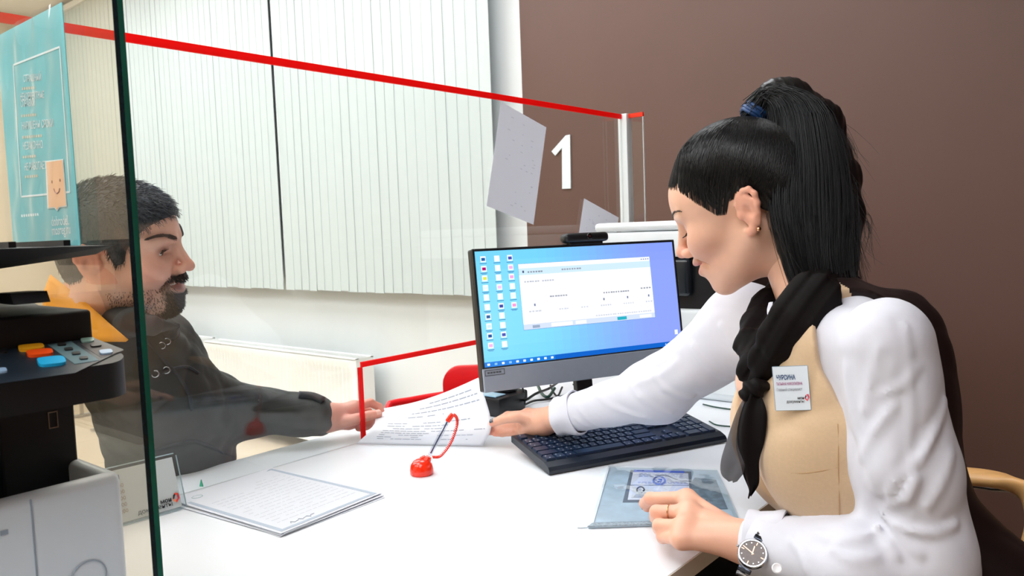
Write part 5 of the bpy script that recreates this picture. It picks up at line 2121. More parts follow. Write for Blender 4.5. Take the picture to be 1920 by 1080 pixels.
def base_r(P):
    d = rc(P, RS, RE, .066, .056)
    d = smin(d, rc(P, RE, RW + (RE - RW) * .12, .055, .037), .04)
    return smin(d, rc(P, RS, C1 + UPt * .11 - LFt * .1, .062, .055), .05)


FL_R = [(trace(base_r, px, 1.15, 1.8), A, w_) for px, A, w_ in (
    ([(1226, 700), (1245, 728), (1297, 745), (1370, 735)], .0075, .007),
    ([(1300, 650), (1330, 690), (1370, 710)], .0045, .008),
    ([(1352, 610), (1372, 640), (1392, 650)], .0045, .006),
    ([(1180, 715), (1200, 745), (1260, 775)], .0045, .008),
    ([(1120, 740), (1150, 765), (1210, 785)], .0040, .007),
    ([(1082, 760), (1095, 780), (1120, 800)], .0045, .005),
    ([(1078, 785), (1100, 800), (1140, 805)], .0040, .005),
    ([(1270, 680), (1235, 705), (1190, 720)], .0040, .008))]
rd = unit(RE - RS)


def sleeve_r(P):
    d = base_r(P)
    d = d + waves(P, 21, 3, .0016, 31, along=rd + np.array([0, .3, .7]), aniso=.08)
    return d + folds(P, FL_R)


def neckcut(P):
    """keeps the shirt out of the open collar"""
    return ell(P, nk0 + np.array([-.045, -.03, -.055]), (.075, .075, .085))


tv, tf = surface_nets(lambda P: smin(smax(tor(P) - .004 + waves(P, 5, 4, .002, 50), -neckcut(P), .01), sleeve_l(P), .018), (-.60, .86, .68), (-.10, 1.40, 1.16), .0045)
pts_ = np.array([RS, RE, RW])
sv, sf = surface_nets(sleeve_r, pts_.min(0) - .09, pts_.max(0) + .10, .0042)
shirt = link('shirt', net_mesh('shirt', [(tv, tf), (sv, sf)]), M_shirt, W)


def cuff(a, b, ra, rb, name, open_=None):
    """slightly flared band around the wrist from a to b, hollow"""
    ax_ = unit(b - a)
    u_ = unit(np.cross(ax_, [.1, .2, 1]))
    v_ = np.cross(ax_, u_)
    prof = [(ra + .0045, -.002), (ra + .005, .004), (ra + .0035, .012), (rb + .004, .034), (rb + .0065, .046), (rb + .0055, .052)]
    n = 40
    vs, fs = [], []
    rows_ = []
    L_ = np.linalg.norm(b - a)
    full = [(r, h / .052 * L_) for r, h in prof]
    inner = [(r - .0028, h) for r, h in full[::-1]]
    allr = full + inner
    for (r, h) in allr:
        for k in range(n):
            an = 2 * math.pi * k / n
            wob = .0014 * math.sin(3 * an + h * 90) + .0009 * math.sin(7 * an)
            vs.append(a + ax_ * h + (u_ * math.cos(an) * .92 + v_ * math.sin(an) * 1.06) * (r + wob))
    for i in range(len(allr)):
        for k in range(n):
            j = (i + 1) % len(allr)
            fs.append((i * n + k, i * n + (k + 1) % n, j * n + (k + 1) % n, j * n + k))
    MB().add(vs, fs).obj(name, M_shirt, shirt, smooth=50)


cuff(LW + (LE - LW) * .03, LW + (LE - LW) * .26, .036, .040, 'cuff')
cuff(RW + (RE - RW) * .02, RW + (RE - RW) * .22, .034, .038, 'cuff')
bp_ = hz(1457, 1066, .806)
bn = unit(CAM - bp_ + np.array([0, 0, .3]))
bt = MB().lathe([(.0058, 0), (.0062, .0012), (.0050, .0022), (.0035, .0015), (.0008, .0014)], bp_, 18, axis=bn)
bt.obj('cuff_button', mat('button_white', (228, 228, 232), .25, noise=.02), shirt, smooth=40)

# ---- vest
armL = C1 + UPt * .070 + LFt * .155


def vest(P):
    d = tor(P) - .0125
    q = P - C1.astype(np.float32)
    a, b, c = q @ FCt.astype(np.float32), q @ LFt.astype(np.float32), q @ UPt.astype(np.float32)
    # arm holes
    for sd in (-1, 1):
        d = smax(d, -ell(P, C1 + UPt * .090 + LFt * sd * .184 - FCt * .012, (.077, .072, .118), RT), .004)
    # neckline V in front, shallow behind
    vneck = np.maximum(.030 + (c + .035) * .20 - np.abs(b) * 1.0, -.5)
    d = np.where((a > -.02), smax(d, np.minimum(vneck, (c + .10) * .6), .004), d)
    d = smax(d, -ell(P, C1 + UPt * .20, (.07, .085, .09), RT), .006)
    d = smax(d, -(c + .36), .004)
    # front hem pointed
    d = d + waves(P, 31, 3, .0012, 45)
    return d


vv, vf = surface_nets(vest, (-.62, .90, .52), (-.02, 1.42, 1.17), .0042)
cen = vv[vf].mean(1) - C1
fa_ = cen @ FCt
ca_ = cen @ UPt
back = (fa_ < -.035 + np.clip(ca_ - .02, 0, .2) * .15)
ve = thing_vest = link('vest_front', net_mesh('vest_front', [(vv, vf[~back])]), M_vestb, W)
link('vest_back', net_mesh('vest_back', [(vv, vf[back])]), M_vestd, W)
# seams on the vest front
M_seam = mat('beige_seam', (176, 140, 100), .8, noise=.05)


def seam(pixels, name='seam'):
    pts = []
    for (x, y) in pixels:
        # march along the ray onto the vest
        zz = np.linspace(.85, 1.45, 400)
        P = (CAM + ray(x, y)[None] * zz[:, None]).astype(np.float32)
        dv = vest(P)
        k = np.argmax(dv < 0)
        if dv[k] < 0:
            pts.append(P[k] - ray(x, y) * .0006)
    if len(pts) > 2:
        MB().tube(spline(pts, 24), .00075, 5).obj(name, M_seam, ve, smooth=True)


seam([(1571, 795), (1572, 830), (1572, 870), (1573, 910), (1574, 950), (1574, 985)])
seam([(1483, 887), (1510, 887), (1540, 883), (1570, 877)])
# ---- scarf: two bands meeting in a knot, two tails


def ray_hit(fn, x, y, z0=.85, z1=1.5):
    zz = np.linspace(z0, z1, 500)
    P = (CAM + ray(x, y)[None] * zz[:, None]).astype(np.float32)
    dv = fn(P)
    k = np.argmax(dv < 0)
    return zz[k] if dv[k] < 0 else None


def band(sections, name, th=.004, folds=3, amp=.004, seed=0, m=None):
    """cloth strip; sections: ((x0,y0,z0),(x1,y1,z1)) edge pixels with depth, smoothly lofted, folded across"""
    A = [dep(*s[0]) for s in sections]
    B_ = [dep(*s[1]) for s in sections]
    n, k = 34, 22
    A, B_ = np.array(spline(A, n)), np.array(spline(B_, n))
    rg = np.random.default_rng(seed)
    ph = rg.uniform(0, 6.28)
    vs = []
    for i in range(n):
        ac = B_[i] - A[i]
        t_ = (A[min(i + 1, n - 1)] + B_[min(i + 1, n - 1)]) - (A[max(i - 1, 0)] + B_[max(i - 1, 0)])
        nn = unit(np.cross(ac, t_))
        if nn @ (CAM - A[i]) < 0:
            nn = -nn
        for j in range(k):
            s_ = j / (k - 1)
            bul = math.sin(math.pi * s_) * np.linalg.norm(ac) * .22
            fo = amp * math.sin(folds * 2 * math.pi * s_ + ph + .8 * math.sin(i * .25)) * math.sin(math.pi * min(1, s_ * 1.0 + .0)) ** .5
            vs.append(A[i] + ac * s_ + nn * (bul + fo))
    nv = len(vs)
    vs2 = []
    # inner side
    for i in range(n):
        for j in range(k):
            p = vs[i * k + j]
            vs2.append(p - unit(CAM - p) * th)
    fs = []
    for i in range(n - 1):
        for j in range(k - 1):
            a = i * k + j
            fs.append((a, a + 1, a + k + 1, a + k))
            fs.append((nv + a, nv + a + k, nv + a + k + 1, nv + a + 1))
    for i in range(n - 1):
        for j in (0, k - 1):
            a = i * k + j
            fs.append((a, a + k, nv + a + k, nv + a))
    for j in range(k - 1):
        for i in (0, n - 1):
            a = i * k + j
            fs.append((a, nv + a, nv + a + 1, a + 1))
    return MB().add(vs + vs2, fs).obj(name, m or M_scarf, SCARF, smooth=60)


SCARF = bpy.data.objects.new('scarf', None)
COL.objects.link(SCARF)
SCARF.parent = W
SCARF.matrix_parent_inverse = basis(W).inverted()
SCARF['label'] = 'thin dark brown chiffon scarf knotted at the chest'


def chest(P):
    return np.minimum(tor(P) - .0125, rc(P, nk0, CH_ + np.array([.02, 0, .03]), .050, .062))


def on_chest(x, y, off):
    z = ray_hit(chest, x, y)
    return dep(x, y, (z if z else 1.12) - off)


near_p = [on_chest(1418, 722, .012), on_chest(1440, 678, .010), on_chest(1466, 636, .010), on_chest(1497, 596, .010), on_chest(1527, 562, .010), dep(1555, 540, 1.11), dep(1570, 525, 1.19), dep(1540, 515, 1.26)]
near_r = [.015, .023, .028, .032, .034, .034, .032, .028]
far_p = [on_chest(1410, 722, .010), dep(1412, 690, 1.09), dep(1416, 650, 1.125), dep(1424, 610, 1.165), dep(1436, 575, 1.20), dep(1470, 540, 1.26), dep(1540, 515, 1.26)]
far_r = [.014, .020, .026, .027, .026, .028, .030]


def scarf_f(P):
    d = None
    for pts, rs in ((near_p, near_r), (far_p, far_r)):
        for i in range(len(pts) - 1):
            mid = (pts[i] + pts[i + 1]) / 2
            nn = unit(mid - (nk0 * .5 + CH_ * .5)) if i > 3 else unit(CAM - mid)
            e = rc(P, pts[i], pts[i + 1], rs[i], rs[i + 1], nn, 2.1)
            ax_ = unit(pts[i + 1] - pts[i])
            d = e if d is None else smin(d, e, .012)
    ac = unit(np.cross(unit(near_p[4] - near_p[0]), CAM - near_p[2]))
    ph = (P @ ac.astype(np.float32)) * 260 + 1.0 * np.sin(P[:, 2] * 30)
    return d + .0022 * np.sin(ph) + .0009 * np.sin(ph * 2.3 + 1)


ap = np.array(near_p + far_p)
scv, scf = surface_nets(scarf_f, ap.min(0) - .05, ap.max(0) + .05, .003)
link('wrap', net_mesh('wrap', [(scv, scf)]), M_scarf, SCARF)
# knot
kp = dep(1412, 730, 1.05)
kv, kf = surface_nets(lambda P: smin(ell(P, kp, (.015, .013, .014)), rc(P, dep(1398, 742, 1.052), dep(1434, 722, 1.052), .008, .0075), .008) + .0016 * np.sin(P @ np.array([260, 120, 330], np.float32)), kp - .045, kp + .045, .0022)
link('knot', net_mesh('knot', [(kv, kf)]), M_scarf, SCARF)
M_sheer = mat('sheer_chiffon', (56, 50, 54), .7, noise=.1, nscale=120, alpha=.66)
band([((1400, 735, 1.055), (1416, 742, 1.05)), ((1380, 775, 1.06), (1422, 785, 1.045)), ((1364, 822, 1.07), (1412, 835, 1.045)), ((1352, 862, 1.075), (1405, 872, 1.045)), ((1352, 888, 1.075), (1394, 888, 1.055)), ((1366, 902, 1.07), (1382, 903, 1.062))], 'tail', th=.0012, folds=1.3, amp=.004, seed=11, m=M_sheer)
band([((1402, 738, 1.048), (1426, 738, 1.040)), ((1386, 785, 1.055), (1438, 775, 1.030)), ((1380, 835, 1.06), (1434, 825, 1.032)), ((1388, 868, 1.06), (1424, 862, 1.04)), ((1394, 893, 1.06), (1424, 890, 1.045)), ((1404, 918, 1.06), (1422, 910, 1.05)), ((1402, 934, 1.06), (1409, 930, 1.058))], 'tail', th=.0014, folds=1.2, amp=.004, seed=14, m=M_scarf)
# shirt collar edge beside the scarf
band([((1441, 568, 1.135), (1449, 566, 1.13)), ((1438, 582, 1.13), (1447, 590, 1.125)), ((1440, 598, 1.125), (1446, 606, 1.12))], 'collar_edge', th=.002, folds=0, amp=0, seed=1, m=M_shirt)
co = [o for o in SCARF.children if o.name.startswith('collar_edge')][0]
co.parent = shirt
co.matrix_parent_inverse = basis(shirt).inverted()

# ---- name badge
b0, b1, b2, b3 = [np.array(q) for q in ((1455, 691), (1516, 685), (1515, 768), (1451, 769))]
zb = (ray_hit(vest, 1486, 745) or 1.02) - .012
bc = dep(1484, 728, zb)
bex = unit(_r * 1.0 + _u * .075 + _f * .05 + np.array([0, 0, 0]))
bn_ = unit(-_f * .98 + FC * .35)
bex = unit(bex - bn_ * (bex @ bn_))
bey = np.cross(bn_, bex)
BW, BH = 62 * zb / FPX, 82 * zb / FPX
BM = frame(bc, bex, bey, bn_)
bd_ = link('name_badge', MB().box((-BW / 2, -BH / 2, -.0012), (BW / 2, BH / 2, 0)).xf(BM).mesh('name_badge'), mat('badge_white', (226, 236, 246), .3, noise=.01), W)
bd_['label'] = 'white name badge with blue and pink lines'
rim = MB()
for a, b in (((-1, -1), (1, -1)), ((1, -1), (1, 1)), ((1, 1), (-1, 1)), ((-1, 1), (-1, -1))):
    rim.tube([(a[0] * BW / 2, a[1] * BH / 2, -.0006), (b[0] * BW / 2, b[1] * BH / 2, -.0006)], .0007, 5)
rim.xf(BM).obj('badge_rim', mat('badge_rim', (120, 140, 156), .3, noise=.02), bd_)
text('ЧУРСИНА', .0084, BM @ Matrix.Translation((-BW / 2 + .0035, BH / 2 - .0165, .0003)), xs=.56, bold=.0002).obj('print_name', mat('ink_navy', (24, 70, 120), .5, noise=.02), bd_)
text('ТАТЬЯНА НИКОЛАЕВНА', .0052, BM @ Matrix.Translation((-BW / 2 + .0030, BH / 2 - .0235, .0003)), xs=.5).obj('print_name', mat('ink_pink', (176, 80, 140), .5, noise=.02), bd_)
text('Главный специалист', .0052, BM @ Matrix.Translation((-BW / 2 + .0030, BH / 2 - .0305, .0003)), xs=.58).obj('print_title', mat('ink_grey', (150, 156, 164), .5, noise=.02), bd_)
text('мои', .0048, BM @ Matrix.Translation((BW / 2 - .0068, -BH / 2 + .0135, .0003)), align='RIGHT', xs=.85, bold=.0001).obj('print_brand', mat('ink_black', (40, 42, 50)), bd_)
text('документы', .0050, BM @ Matrix.Translation((BW / 2 - .0068, -BH / 2 + .0092, .0003)), align='RIGHT', xs=.78).obj('print_brand', mat('ink_black', (40, 42, 50)), bd_)


def mini_logo(Mx, s, par):
    for q_, c in zip([((-.5, -.2), (-.2, .55), (0, .3), (-.2, -.1)), ((-.2, .55), (.4, .75), (.55, .0), (.25, .0), (.1, .45)), ((.55, 0), (.1, -.8), (-.5, -.2), (-.2, -.15), (.08, -.45), (.25, .0))], [(120, 40, 60), (226, 60, 90), (236, 90, 100)]):
        MB().prism([(a * s, b * s, 0) for a, b in q_], (0, 0, .0002)).xf(Mx).obj('badge_emblem', mat('emblem_%d_%d_%d' % c, c, .6, noise=.02), par)


mini_logo(BM @ Matrix.Translation((BW / 2 - .0036, -BH / 2 + .0155, .0003)), .0058, bd_)

# ---- ring
rp = lf[1][0] * .42 + lf[1][1] * .58
rax = unit(lf[1][1] - lf[1][0])
u_ = unit(np.cross(rax, [0, 0, 1]))
v_ = np.cross(rax, u_)
MB().tube([rp + (u_ * math.cos(a) + v_ * math.sin(a)) * .0113 for a in np.linspace(0, 6.283, 32, endpoint=False)], .0012, 8, closed=True).obj('ring', M_gold, W, smooth=True)

# ---- watch
wc_ = dep(1411, 1038, 1.012)
wn = unit(CAM - wc_ + np.array([-.10, .05, .35]))
wy = unit(dep(1427, 1000, 1.012) - wc_)
wy = unit(wy - wn * (wy @ wn))
wx = np.cross(wy, wn)
WM = frame(wc_, wx, wy, wn)
wt = bpy.data.objects.new('wrist_watch', None)
COL.objects.link(wt)
wt.parent = W
wt.matrix_parent_inverse = basis(W).inverted()
wt['label'] = 'steel wrist watch with dark brown dial'
rw = .0188
MB().lathe([(rw * .9, -.006), (rw, -.004), (rw, .001), (rw * .93, .0026), (rw * .86, .0026), (rw * .85, .0010), (.0005, .0010)], wc_, 40, axis=wn).obj('watch_case', M_steel, wt, smooth=40)
MB().lathe([(rw * .85, .0011), (rw * .85, .0014), (.0005, .0014)], wc_, 40, axis=wn).obj('dial', mat('dial_brown', (52, 38, 32), .15, .3, noise=.2, nscale=300), wt, smooth=40)
for k_ in range(46):
    a = k_ / 46 * 6.283
    if k_ % 2 == 0:
        MB().lathe([(.00075, 0), (.0005, .0005)], tuple(WM @ Vector((rw * .9 * math.cos(a), rw * .9 * math.sin(a), .0026))), 6, axis=wn).obj('bezel_stone', M_steel, wt)
for k_ in range(12):
    a = k_ / 12 * 6.283
    if k_ % 3 == 0:
        MB().box((-.0004, rw * .60, .0014), (.0004, rw * .80, .0018)).xf(WM @ Matrix.Rotation(a, 4, 'Z')).obj('hour_mark', M_gold, wt)
    else:
        MB().lathe([(.0009, 0), (.0007, .0005)], tuple(WM @ Vector((-rw * .70 * math.sin(a), rw * .70 * math.cos(a), .0014))), 8, axis=wn).obj('hour_mark', M_steel, wt)
for a, l, ww in ((1.35, .78, .0004), (.15, .5, .0005)):
    MB().box((-ww, -.002, .002), (ww, rw * l, .0023)).xf(WM @ Matrix.Rotation(a, 4, 'Z')).obj('watch_hand', M_gold, wt)
# strap links wrapping round the wrist towards both sides
wca = LW + (LE - LW) * .06
for sg in (1, -1):
    for k_ in range(5):
        an = (rw + .004 + k_ * .0066)
        drop = .0016 * (k_ + .6) ** 2
        cpos = wc_ + wy * sg * an - wn * (drop + .002)
        ydir = unit(wy * sg - wn * (.0032 * (k_ + .6) / .0066))
        znn = unit(np.cross(wx, ydir)) * 1.0
        if znn @ wn < 0:
            znn = -znn
        MB().box((-.0085 + .0004 * k_, -.0031, -.0014), (.0085 - .0004 * k_, .0031, .0014), r=.0009, seg=2).xf(frame(cpos, np.cross(ydir, znn), ydir, znn)).obj('strap_link', mat('dark_steel', (70, 74, 84), .2, 1.0, noise=.03) if k_ % 2 == 0 else M_steel, wt, smooth=40)
MB().lathe([(.0014, 0), (.0016, .002), (.001, .003)], wc_ - wx * (rw + .000), 10, axis=-wx).obj('crown', M_steel, wt, smooth=True)

# ---- trousers
hp = np.array([-.17, 1.145, .56])


def trou(P):
    d = ell(P, hp, (.16, .18, .13))
    for sd in (-1, 1):
        y = 1.145 + sd * .09
        d = smin(d, chain(P, [(-.2, y, .55), (-.66, y + sd * .03, .56), (-.62, y + sd * .03, .10)], [.088, .066, .050], .03), .04)
    return d + waves(P, 41, 3, .002, 40)


uv_, uf_ = surface_nets(trou, (-.78, .90, .03), (.05, 1.40, .72), .008)
link('trousers', net_mesh('trousers', [(uv_, uf_)]), M_trous, W)
for sd in (-1, 1):
    y = 1.145 + sd * .12
    sh, shf = surface_nets(lambda P: smax(smin(rc(P, (-.60, y, .05), (-.76, y, .032), .04, .03), ell(P, (-.60, y, .05), (.045, .036, .05)), .02), -(P[:, 2] - .003), .004), (-.83, y - .06, -.01), (-.53, y + .06, .12), .005)
    link('shoe', net_mesh('shoe', [(sh, shf)]), M_blk, W)

# ================================================================ her chair
CHR = thing('office_chair', 'office chair with blond wooden armrests behind the woman', 'chair', (.0, 1.15, 0))
M_wood = mat('blond_wood', (226, 172, 108), .4, noise=.08, nscale=12, stretch=(2, 8, 8))
arm = spline([dep(*q) for q in ((1770, 893, 1.34), (1800, 893, 1.31), (1850, 897, 1.27), (1900, 909, 1.23), (1935, 935, 1.20), (1946, 985, 1.185), (1930, 1050, 1.185), (1905, 1120, 1.19))], 26)


def flatbar(path, w1, w2, name, m, par):
    vs, fs = [], []
    n = len(path)
    for i, p in enumerate(path):
        t_ = unit(np.array(path[min(i + 1, n - 1)]) - np.array(path[max(i - 1, 0)]))
        a = unit(np.cross(t_, _f))
        b = np.cross(t_, a)
        for k in range(12):
            an = 2 * math.pi * k / 12
            vs.append(p + a * math.cos(an) * w1 + b * math.sin(an) * w2)
    for i in range(n - 1):
        for k in range(12):
            fs.append((i * 12 + k, i * 12 + (k + 1) % 12, (i + 1) * 12 + (k + 1) % 12, (i + 1) * 12 + k))
    fs += [tuple(range(12))[::-1], tuple(range((n - 1) * 12, n * 12))]
    MB().add(vs, fs).obj(name, m, par, smooth=60)


flatbar(arm, .0125, .024, 'armrest', M_wood, CHR)
chp = [p - np.array([0, 0, .014]) * min(1, max(0, (14 - i) / 6)) for i, p in enumerate(arm)][:15]
MB().tube(chp, .0055, 8).obj('armrest_rail', M_chrome, CHR, smooth=True)
flatbar([np.array(p) + np.array([.0, -.56, 0]) * 1.0 + np.array([.16, 0, 0]) for p in arm], .0125, .024, 'armrest', M_wood, CHR)
MB().box((-.28, .92, .36), (.20, 1.38, .425), r=.03, seg=4).obj('seat', M_blk, CHR, smooth=40)
MB().box((.17, .95, .56), (.235, 1.35, .86), r=.03, seg=4).obj('backrest', M_blk, CHR, smooth=40)
MB().tube([(.19, 1.15, .44), (.235, 1.15, .5), (.225, 1.15, .62)], .018, 10).obj('back_bar', M_chrome, CHR, smooth=True)
MB().tube([(-.01, 1.15, .42), (-.01, 1.15, .08)], .025, 14).obj('gas_column', M_chrome, CHR, smooth=True)
for k_ in range(5):
    a = k_ * 2 * math.pi / 5 + .3
    d_ = np.array([math.cos(a), math.sin(a), 0])
    c0 = np.array([-.01, 1.15, .09])
    MB().tube([c0, c0 + d_ * .15 + np.array([0, 0, -.01]), c0 + d_ * .28 + np.array([0, 0, -.03])], [.022, .018, .013], 10).obj('base_arm', M_blk, CHR, smooth=True)
    MB().lathe([(.02, -.014), (.026, -.01), (.026, .01), (.02, .014)], c0 + d_ * .28 + np.array([0, 0, -.063]), 16, axis=np.cross(d_, [0, 0, 1])).obj('caster', M_blk, CHR, smooth=40)
# ================================================================ the visitor (person at the left)
MN = thing('person', 'smiling bearded man in dark jacket reaching under the glass screen', 'person', (-1.75, .85, 0))
M_skinm = mat('skin_visitor', (222, 166, 142), 0.42, noise=0.04, nscale=60, sss=.15, attr='col', bump=.05, bscale=600)
M_hairm = mat('greying_hair', (56, 60, 68), 0.5, noise=0.5, nscale=160)
M_beard = mat('beard_hair', (26, 20, 20), 0.5, noise=0.3, nscale=160)
M_jack = mat('dark_jacket', (36, 37, 34), 0.6, noise=0.10, nscale=30)
M_jackd = mat('dark_collar', (30, 34, 40), 0.6, noise=0.08, nscale=40)
M_jeans = mat('dark_jeans', (46, 54, 66), 0.8, noise=0.12, nscale=90)
M_oran = mat('orange_lining', (236, 160, 22), 0.6, noise=0.08, nscale=20)
MO, MR, MS = dep(227, 466, 1.555), rotm(46, 5, 12), 1.11
MH = Head(True, .8, -.25, .0062)
mv, mf = surface_nets(MH, (-.12, -.1, -.17), (.14, .1, .13), .0020)


def M2W(p):
    return to_world(np.array(p, float).reshape(-1, 3), MO, MR, MS)


def paint_m(v):
    c = np.tile(np.array(lin((236, 184, 162))), (len(v), 1))
    x, y, z = v.T
    Y = np.abs(y)

    def mixin(m, rgb, c):
        m = np.clip(m, 0, 1)[:, None]
        return c * (1 - m) + np.array(lin(rgb)) * m
    g = lambda cx, cy_, cz, r: np.exp(-(((x - cx) ** 2 + (Y - cy_) ** 2 + (z - cz) ** 2) / r ** 2))
    c = mixin(.5 * g(.062, .045, -.026, .026), (222, 124, 108), c)
    c = mixin(.4 * g(.117, 0, -.027, .018), (224, 128, 112), c)
    c = mixin(.45 * (Y > .070) * (x < .02) * (z > -.045) * (z < .04), (226, 122, 96), c)
    zz = z - .8 * 9.0 * np.minimum(Y, .035) ** 2
    lip = np.exp(-((zz + .0600) / .0105) ** 4) * (x > .082) * np.exp(-(Y / .028) ** 6)
    c = mixin(.7 * lip, (196, 100, 98), c)
    st = np.clip((-.040 - z) / .02, 0, 1) * (x > -.01) * (1 - .9 * lip) * np.clip((.125 + z) / .02, .2, 1)
    c = mixin(.42 * st, (120, 92, 84), c)
    go = np.clip((-.070 - zz) / .006, 0, 1) * np.clip((x - .055) / .015, 0, 1) * np.clip((.036 - Y) / .008, 0, 1) * (1 - lip)
    mu = np.exp(-((zz + .0455) / .0055) ** 4) * np.clip((x - .080) / .006, 0, 1) * np.clip((.034 - Y) / .006, 0, 1) * (x < .108)
    si = np.exp(-((Y - .033) / .006) ** 2) * (z < -.045) * (z > -.085) * (x > .07)
    c = mixin(.8 * np.clip(go + mu + .7 * si, 0, 1), (46, 34, 32), c)
    c = mixin(.35 * np.exp(-((Y - .031) / .018) ** 4 - ((z - .010) / .009) ** 2) * (x > .07), (176, 118, 104), c)
    return c


mcol = paint_m(mv)
RSm, REm, RWm = dep(238, 672, 1.60), dep(408, 765, 1.80), dep(612, 783, 1.855)
nkm = M2W((-.04, 0, -.10))[0]
nbm = dep(228, 640, 1.66)
mnv, mnf = surface_nets(lambda P: rc(P, nkm, nbm, .068, .080), np.minimum(nkm, nbm) - .1, np.maximum(nkm, nbm) + .1, .006)
# hand on the sheet: thumb above, fingers behind
mm = [dep(664, 764, 1.885), dep(658, 773, 1.90), dep(655, 783, 1.90), dep(654, 793, 1.89)]
mfing = [[mm[0], dep(694, 755, 1.905), dep(711, 763, 1.915), dep(716, 776, 1.91)],
         [mm[1], dep(690, 772, 1.925), dep(700, 785, 1.92), dep(694, 795, 1.91)],
         [mm[2], dep(682, 788, 1.92), dep(688, 799, 1.91), dep(680, 803, 1.90)],
         [mm[3], dep(672, 797, 1.90), dep(679, 803, 1.885), dep(672, 803, 1.875)],
         [dep(636, 792, 1.855), dep(668, 786, 1.850), dep(692, 779, 1.862), dep(709, 776, 1.872)]]
mrad = [[.0118, .0102, .0092, .0082], [.012, .0104, .0092, .0084], [.0116, .010, .009, .008], [.0106, .009, .008, .0074], [.016, .0132, .0112, .0098]]


def mhand(P):
    d = rc(P, RWm + (REm - RWm) * .25, RWm, .034, .030)
    pr = [.0150, .0152, .0145, .0135]
    for m_, p_ in zip(mm, pr):
        d = smin(d, rc(P, RWm, m_, .024, p_), .02)
    for i in range(3):
        d = smin(d, rc(P, mm[i], mm[i + 1], pr[i], pr[i + 1]), .012)
    for pts, rs in zip(mfing, mrad):
        d = smin(d, chain(P, pts, rs, .003), .006)
    return d


allp = np.array(sum(mfing, []) + [RWm, RWm + (REm - RWm) * .25])
mhv, mhf = surface_nets(mhand, allp.min(0) - .04, allp.max(0) + .04, .0022)
mhc = np.tile(np.array(lin((224, 160, 140))), (len(mhv), 1))
pk = np.array(lin((226, 130, 112)))
for t_ in [q[-1] for q in mfing] + [q[1] for q in mfing]:
    m_ = .45 * np.exp(-((mhv - t_) ** 2).sum(1) / .014 ** 2)[:, None]
    mhc = mhc * (1 - m_) + pk * m_
cq = dep(290, 780, 1.72)
pa_ = np.array([nbm, cq, RSm, REm, RWm])
core_v, core_f = surface_nets(lambda P: smin(chain(P, [nbm, RSm, REm, RWm], [.05, .04, .038, .026], .02), rc(P, nbm, cq, .06, .07), .03), pa_.min(0) - .08, pa_.max(0) + .08, .009)
bsk = np.array(lin((236, 184, 162)))
link('body', net_mesh('body', [(M2W(mv), mf), (mnv, mnf), (mhv, mhf), (core_v, core_f)], [mcol, np.tile(bsk, (len(mnv), 1)), mhc, np.tile(bsk, (len(core_v), 1))]), M_skinm, MN)
nail(mfing[4][3], mfing[4][2], unit(CAM - mfing[4][3]) + np.array([0, 0, .6]), mrad[4][3], mat('bare_nail', (236, 186, 172), .3, noise=.02), MN, w_=.007, l=.012)
ev = MH.eyes()
link('eyes', net_mesh('eyes', [(M2W(e[0]), e[1]) for e in ev], [e[2] for e in ev]), mat('eye_surface', (240, 240, 240), .08, attr='col', noise=.01), MN)
tm = MB()
for k_ in range(9):
    y = (k_ - 4) * .0062
    tm.box((.0895 - 7 * y * y - .004, y - .0028, -.0605 + 7 * y * y), (.0930 - 7 * y * y, y + .0028, -.0530 + 7 * y * y), r=.001, seg=1)
tm.xf(lambda p: M2W(p)[0]).obj('teeth', mat('tooth_enamel', (236, 230, 222)), MN)

# ---- hair, brows, beard
MX = np.array([-.12, -.085, -.06, -.04, -.02, -.008, .004, .016, .030, .036, .050, .068, .085, .12])
ML = np.array([-.085, -.082, -.066, -.045, -.015, .022, .020, -.030, -.030, .010, .034, .052, .062, .070])


def hlm(P):
    return np.interp(P[:, 0], MX, ML).astype(np.float32) - P[:, 2]


def capm(P):
    t_ = np.clip((-hlm(P)) / .03, 0, 1)
    d = smin(MH.cran(P), ell(P, (-.035, 0, -.02), (.060, .064, .062)), .03) - (.0010 + .005 * t_)
    return d


mcv, mcf = surface_nets(lambda P: smax(capm(P), hlm(P), .003), (-.13, -.1, -.1), (.13, .1, .15), .0026)
mp = [(M2W(mcv), mcf)]
fl = []
vis = mcv[(capm(mcv.astype(np.float32)) > -.002)]
pick = vis[RNG.integers(0, len(vis), 5200)]
nrm = pick / np.array([.10, .078, .09]) ** 2
nrm /= np.linalg.norm(nrm, axis=1)[:, None]
for p, n_ in zip(pick, nrm):
    top = np.clip((p[2] - .03) / .07, 0, 1)
    gdir = np.array([.75 * top - .25 * (1 - top), 0, -.9 * (1 - top)]) + RNG.normal(0, .22, 3)
    gdir = unit(gdir - n_ * (gdir @ n_) + n_ * (.14 + .12 * top))
    l = (.008 + .008 * top) * RNG.uniform(.7, 1.25)
    fl.append(M2W(np.array([p - n_ * .001, p + gdir * l * .5 + n_ * .0008, p + gdir * l - np.array([0, 0, .002])])))
mp.append(strands(fl, .00075, .00022))
link('hair', net_mesh('hair', mp), M_hairm, MN)
bp0, bs0 = brow_roots(MH, 620, .012, .040, .0235, .008, .0035, .092, .032)
bb = [M2W(np.array([p, p + [.0008, q * .004, .0016], p + [-.002, q * .008, .0008]])) for p, q in zip(bp0, bs0)]
link('eyebrows', net_mesh('eyebrows', [strands(bb, .0007, .0002)]), M_beard, MN)
bd = []
cand = mv[(mv[:, 2] < -.036) & (mv[:, 0] > .0)]
cand = cand[RNG.integers(0, len(cand), 30000)]
